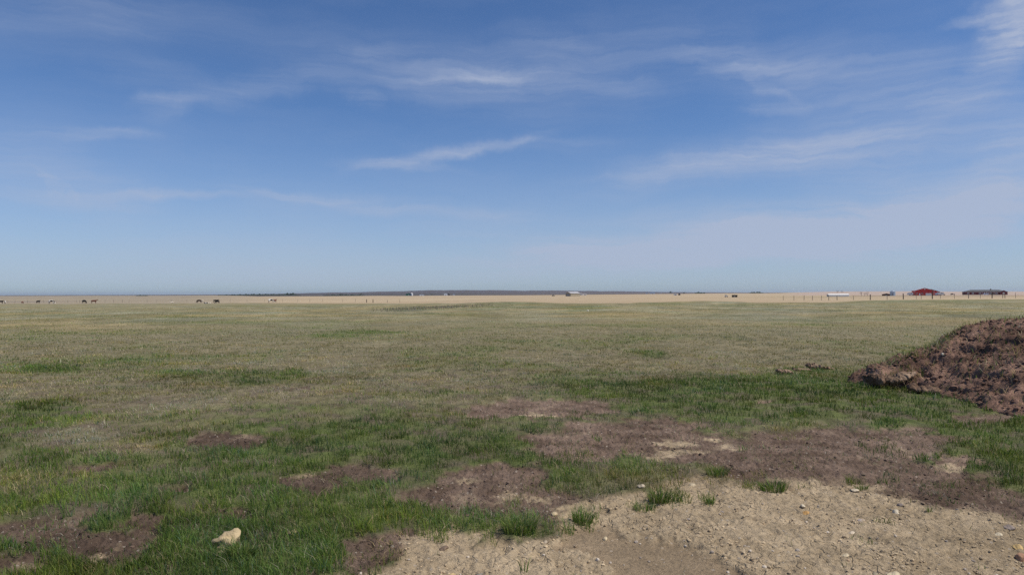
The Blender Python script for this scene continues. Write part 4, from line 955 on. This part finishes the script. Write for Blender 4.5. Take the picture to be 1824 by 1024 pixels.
# red barn
r0 = place('barn', 1647, 650, 'bright red metal barn with a gabled front and white door, tallest building on the horizon', 'barn', rz=9)
part('wall', M_RED, r0, lambda b: gable(b, 15.6, 4.6, 7.0, 0, 20)); rf = part('roof', M_ROOFW, r0, lambda b: roof(b, 15.6, 4.62, 7.02, 0, 20))
boxp('garage_door', M_WHITE, r0, .8, 5.6, -.12, -.01, 0, 2.2)
boxp('trim', M_WHITE, r0, -.5, .7, -.14, -.01, 5.6, 6.5); boxp('entry_door', M_WHITE, r0, -4.6, -3.6, -.1, -.01, 0, 2.1)
for wx in (-6.4, -2.0): 
    f = boxp('window', M_WHITE, r0, wx - .7, wx + .7, -.1, -.01, 1.4, 2.5); boxp('pane', M_GLASS, f, wx - .55, wx + .55, -.13, -.101, 1.5, 2.4)
part('lean_to', M_RED, r0, lambda b: add_prism(b, [(7.85, 0), (12.6, 0), (12.6, 3.3), (7.85, 4.9)], 2, 20)); part('lean_to_roof', M_GREEN, r0, lambda b: add_prism(b, [(6.0, 5.7), (13.0, 3.2), (13.0, 3.4), (6.0, 5.9)], 1.6, 20.4))
boxp('downpipe', M_WHITE, r0, 7.55, 7.8, -.1, .0, 0, 4.2)
# long house
r0 = place('farmhouse', 1755.5, 730, 'long low dark red farmhouse with a grey hip roof at the far right', 'house', rz=10)
boxp('wall', M_DRED, r0, -19.3, 19.3, 0, 11, 0, 3.1)
def hip(b):
    e = [(-20, -.8, 3.1), (20, -.8, 3.1), (20, 11.8, 3.1), (-20, 11.8, 3.1)]; t_ = [(-12.5, 5.5, 5.4), (12.5, 5.5, 5.4)]
    v = [b.verts.new(p) for p in e + t_]
    for f in ((0, 1, 5, 4), (1, 2, 5), (2, 3, 4, 5), (3, 0, 4), (3, 2, 1, 0)): b.faces.new([v[i] for i in f])
part('roof', M_ROOFD, r0, hip)
part('porch_gable', M_DRED, r0, lambda b: add_prism(b, [(12.5, 0), (19, 0), (19, 3.0), (15.8, 4.6), (12.5, 3.0)], -1.5, -.02)); part('porch_roof', M_ROOFD, r0, lambda b: roof(b, 6.5, 3.02, 4.62, -1.5, 0, .3, .1, 15.75))
for wx in (-15.5, -11.3, -5.0, 1.8, 4.4, 9.6):
    f = boxp('window', M_WHITE, r0, wx - .85, wx + .85, -.12, -.01, 1.0, 2.4); boxp('pane', M_GLASS, f, wx - .45, wx + .45, -.15, -.121, 1.2, 2.2)
f = boxp('window', M_WHITE, r0, 14.9, 16.7, -1.62, -1.51, 1.0, 2.4)
d_ = boxp('door', M_WHITE, r0, -1.6, -.2, -.12, -.01, 0, 2.3); boxp('chimney', M_BROWNR, r0, 5, 6, 5, 6, 5.0, 6.4)
for wx in (-3.2, .7, 7.4): boxp('porch_post', M_WHITE, r0, wx - .12, wx + .12, -.75, -.5, 0, 3.09)
# grey shed in the middle
r0 = place('shed', 1012, 780, 'pale grey metal shed with a tan end wall standing in the stubble field', 'shed', rz=-52)
part('wall', M_TAN, r0, lambda b: gable(b, 9.5, 3.3, 4.9, 0, 13)); part('roof', M_ROOFW, r0, lambda b: roof(b, 9.5, 3.32, 4.92, 0, 13)); boxp('sliding_door', M_DOOR, r0, -1.8, 1.8, -.12, -.01, 0, 2.9); boxp('side_wall', M_ROOFW, r0, -4.85, -4.76, 0, 13, 0, 3.2)
# long white building
r0 = place('greenhouse', 1484, 516, 'long low white roofed building left of the bare trees', 'outbuilding', rz=-66)
part('wall', M_WHITE, r0, lambda b: gable(b, 3.6, 1.3, 1.9, -4, 11)); part('roof', M_WHITE, r0, lambda b: roof(b, 3.6, 1.32, 1.92, -4, 11, .2)); boxp('door', M_DOOR, r0, -.6, .6, -4.1, -4.01, 0, 1.1)
# little distant buildings
def small(name, px, d, w, h, label, mw, mr, cat='shed', dep=None, rz=0, top=None, group='small farm buildings along the horizon'):
    r0 = place(name, px, d, label, cat, rz, group); dep = dep or w * .7; top = top or h * 1.4
    part('wall', mw, r0, lambda b: gable(b, w, h, top, 0, dep)); part('roof', mr, r0, lambda b: roof(b, w, h + .02, top + .02, 0, dep, .25))
    boxp('door', M_DOOR, r0, -w * .12, w * .12, -.1, -.01, 0, min(2.1, h * .8)); return r0
small('shed', 728, 1300, 11, 3.4, 'teal green shed on the left of the white silo', M_GREEN, M_GREEN)
small('house', 751, 1300, 8, 2.2, 'small white house right of the white silo', M_WHITE, M_WHITE, 'house')
small('house', 794, 1350, 7, 4.0, 'narrow white house with a dark shed at its right', M_WHITE, M_ROOFD, 'house'); small('shed', 798.5, 1360, 5, 2.8, 'dark shed right against the narrow white house', M_DARK, M_DARK)
small('shed', 808.5, 1350, 3, 2.6, 'tiny white shed between the dark shed and the open stubble', M_WHITE, M_WHITE)
small('shed', 764, 1320, 5, 1.8, 'low cream shed left of the narrow white house', M_TAN, M_WHITE)
small('shed', 1027, 1100, 7, 3.0, 'dark shed just right of the pale grey metal shed', M_DARK, M_DARK)
small('house', 1034.5, 1150, 8, 2.8, 'low white house right of the dark shed in the centre', M_WHITE, M_WHITE, 'house'); small('house', 1042, 1150, 6, 2.4, 'smaller white house at the right end of the central farm', M_WHITE, M_WHITE, 'house')
small('house', 1162, 2700, 20, 6, 'white farmstead on the hill slope right of centre', M_WHITE, M_WHITE, 'house'); small('shed', 1152, 2750, 9, 4, 'pale shed left of the white farmstead on the slope', M_WHITE, M_WHITE)
small('shed', 1203, 900, 4.6, 1.5, 'white shed alone in the stubble right of centre', M_WHITE, M_WHITE); small('shed', 1210, 920, 2.6, 1.8, 'small dark shed next to the lone white one', M_DARK, M_DARK)
small('shed', 1579, 590, 7, 1.2, 'low rusty roofed shed left of the grain bin', M_BROWNR, M_BROWNR, top=1.9)
small('shed', 1308.5, 430, 3.3, 1.25, 'dark brown box shaped shelter in the stubble field', M_DARK, M_DARK, 'shelter', top=1.35)
def bin_(px, d, rad, h, label, m, name='grain_bin', cat='grain bin'):
    r0 = place(name, px, d, label, cat)
    part('shell', m, r0, lambda b: add_tube(b, [(0, 0, 0), (0, 0, h)], rad, 24))
    def cone(b):
        add_tube(b, [(0, 0, h), (0, 0, h + rad * .45), (0, 0, h + rad * .55)], [rad * 1.04, rad * .2, rad * .15], 24)
    part('cone_roof', m, r0, cone); boxp('hatch', M_DOOR, r0, -.4, .4, -rad - .08, -rad + .1, .4, 1.9)
    def ribs(b):
        for k in range(1, int(h / .8)): add_tube(b, [(0, 0, k * .8), (0, 0, k * .8 + .06)], rad + .03, 24)
    part('rib', m, r0, ribs)
bin_(1590, 585, 2.1, 3.6, 'blue grey steel grain bin left of the red barn', M_GALV)
bin_(733.5, 1300, 2.0, 4.6, 'white silo beside the teal green shed', M_WHITE, 'silo', 'silo')
# trailers and vehicles parked round the farm
def trailer(px, d, w, h, label, m, rz=0, nose=False):
    r0 = place('trailer', px, d, label, 'trailer', rz, 'trailers and vehicles parked at the red farm')
    if nose: part('body', m, r0, lambda b: add_prism(b, [(-w / 2, .9), (-w / 2 + .5, .6), (w / 2, .6), (w / 2, h), (-w / 2 + 1.2, h), (-w / 2, h * .7)], 0, 2.4))
    else: boxp('body', m, r0, -w / 2, w / 2, 0, 2.4, .6, h)
    for x in (-.5, .5):
        part('wheel', M_TYRE, r0, lambda b: add_tube(b, [(x, -.05, .36), (x, .2, .36)], .36, 14))
    boxp('window', M_GLASS, r0, w * .1, w * .3, -.03, -.005, h * .6, h * .8); boxp('hitch', M_DARK, r0, -w / 2 - 1, -w / 2 + .1, 1.1, 1.3, .6, .72)
trailer(1621, 640, 4.8, 2.9, 'white camper trailer with a sloping nose left of the red barn', M_WHITE, nose=True)
trailer(1675, 640, 5.6, 2.9, 'white box trailer against the right side of the red barn', M_WHITE); trailer(1668.5, 636, 2.4, 2.3, 'short cream trailer between the barn and the white box trailer', M_BLUEW)
def vehicle(px, d, label, m, rz=0, L=4.6, name='pickup_truck', cat='truck'):
    r0 = place(name, px, d, label, cat, rz, 'trailers and vehicles parked at the red farm')
    part('body', m, r0, lambda b: add_prism(b, [(-L / 2, .4), (L / 2, .4), (L / 2, 1.0), (L * .1, 1.1), (-.05 * L, 1.65), (-L * .22, 1.68), (-L * .28, 1.1), (-L / 2, 1.05)], 0, 1.8))
    for x in (-L * .32, L * .32): part('wheel', M_TYRE, r0, lambda b: add_tube(b, [(x, -.04, .36), (x, .25, .36)], .36, 14))
    part('window', M_GLASS, r0, lambda b: add_prism(b, [(-L * .24, 1.12), (L * .06, 1.12), (-.06 * L, 1.55), (-L * .2, 1.57)], -.02, -.003))
vehicle(1682, 650, 'black pickup truck at the right end of the white box trailer', M_DARK, 75); vehicle(1697, 720, 'dark pickup truck parked in the open between barn and farmhouse', M_DARK, 10, 4.2)
vehicle(1719, 720, 'dark truck parked at the left corner of the farmhouse', M_DARK, 0); vehicle(1757, 700, 'pale blue pickup truck parked in front of the farmhouse door', M_BLUEW, 20, 5)
vehicle(1770, 705, 'black car parked in front of the right half of the farmhouse', M_DARK, 40, 4.2, 'car', 'car'); vehicle(1293.5, 440, 'white vehicle alone in the stubble left of the dark shelter', M_WHITE, 0, 1.9, 'utility_cart', 'cart')
vehicle(979.5 + 6, 790, 'dark tractor sized vehicle left of the pale grey metal shed', M_DARK, 0, 3.2, 'car', 'car')

# ------------------------------------------------------------------ trees far out
M_BARK = mat('bark', (.07, .055, .045), .9, .3, 4)
def leaf_mat(name, col):
    return mat(name, col, .8, .35, .7)
M_LEAFD = leaf_mat('dark_leaves', (.035, .055, .03)); M_LEAFB = leaf_mat('twig_haze', (.10, .075, .07))
def tree(px, d, h, w, label, leafm, dens=260, seed=0, bare=False, group='lone trees along the horizon'):
    r_ = random.Random(seed); root = place('tree', px, d, label, 'tree', 0, group)
    b = bmesh.new(); add_tube(b, [(0, 0, -.2), (.05 * h, 0, h * .25), (.02 * h, 0, h * .5)], [h * .035, h * .025, h * .015], 6)
    ends = []
    for k in range(8):
        a = r_.uniform(0, 6.28); q = w * .5 * r_.uniform(.4, .9); z1 = h * r_.uniform(.5, .95)
        add_tube(b, [(.02 * h, 0, h * r_.uniform(.18, .45)), (math.cos(a) * q * .5, math.sin(a) * q * .5, z1 * .75), (math.cos(a) * q, math.sin(a) * q, z1)], [h * .014, h * .008, h * .003], 4); ends.append((math.cos(a) * q, math.sin(a) * q, z1))
    link('trunk', bm_mesh('trunk', b), M_BARK, root)
    b = bmesh.new()
    for k in range(dens):
        e = r_.choice(ends); s = h * (.028 if bare else .05) * r_.uniform(.6, 1.5); g = lambda q: r_.gauss(0, q)
        c = Vector((e[0] + g(w * .13), e[1] + g(w * .13), e[2] + g(h * .09))); u_ = Vector((g(1), g(1), g(1))).normalized(); v_ = u_.orthogonal().normalized()
        b.faces.new([b.verts.new(c + u_ * s), b.verts.new(c + v_ * s), b.verts.new(c - u_ * s), b.verts.new(c - v_ * s * .8)])
    link('crown', bm_mesh('crown', b), leafm, root)
tree(1492, 1500, 6, 6, 'hazy small tree behind the long white building, left one', M_LEAFB, 160, 1, True); tree(1499.5, 1500, 5.5, 6, 'hazy small tree behind the long white building, right one', M_LEAFB, 160, 2, True)
tree(1534, 560, 3.4, 2.6, 'leafless tree, leftmost of three between the long white building and the grain bin', M_LEAFB, 110, 3, True); tree(1540, 560, 2.8, 2.2, 'leafless tree, middle of three before the grain bin', M_LEAFB, 90, 4, True); tree(1544.5, 560, 3.4, 2.8, 'leafless tree, rightmost of three before the grain bin', M_LEAFB, 110, 5, True)
tree(1218, 1500, 5, 6, 'small dark tree right of the lone white shed', M_LEAFD, 200, 6); tree(1194.5, 2400, 10, 8, 'dark tree on the horizon left of the lone white shed', M_LEAFD, 200, 7)
tree(505, 1400, 4, 6, 'small dark tree at the edge of the stubble, left', M_LEAFD, 200, 8); tree(608, 1400, 4.5, 9, 'dark tree clump at the near foot of the hills, left one', M_LEAFD, 240, 9); tree(643, 1400, 4.5, 7, 'dark tree clump at the near foot of the hills, right one', M_LEAFD, 240, 10)
tree(769, 1500, 4, 5, 'small dark tree right of the low cream shed', M_LEAFD, 160, 11)
def belt(name, px0, px1, d, h, label, n, m=M_LEAFD):
    b = bmesh.new(); r_ = random.Random(int(px0)); xs = []
    for k in range(n):
        px = r_.uniform(px0, px1); t_ = (px - px0) / (px1 - px0); env = (math.sin(math.pi * min(max(t_, .03), .97)) ** .5) * (.6 + .4 * math.sin(px * .9) * math.sin(px * .37))
        y = d + r_.uniform(-40, 40); x = (px - 912) / FPX * y; z = float(terrain(x, y)) + h * env * r_.random()
        s = h * .16 * r_.uniform(.6, 1.5); c = Vector((x, y, z)); u_ = Vector((r_.gauss(0, 1), r_.gauss(0, 1), r_.gauss(0, 1))).normalized(); v_ = u_.orthogonal().normalized()
        b.faces.new([b.verts.new(c + u_ * s), b.verts.new(c + v_ * s), b.verts.new(c - u_ * s), b.verts.new(c - v_ * s)])
    o = link(name, bm_mesh(name, b), m); tag(o, label, 'trees', kind='stuff')
belt('shelterbelt', 388, 535, 2600, 7, 'long dark belt of trees on the left horizon below the hills', 3600)
belt('shelterbelt', 242, 263, 2400, 5, 'short dark belt of trees far on the left horizon', 500)
belt('shelterbelt', 505, 528, 2500, 11, 'slightly taller grove at the right end of the long belt', 700)
belt('shelterbelt', 1237, 1256, 3000, 9, 'blue grey grove on the horizon right of centre', 600); belt('shelterbelt', 1335, 1360, 3300, 10, 'thin dark belt of trees on the horizon left of the fence', 700)
belt('shelterbelt', 575, 650, 1700, 4, 'low dark brush at the near foot of the hills', 1200)
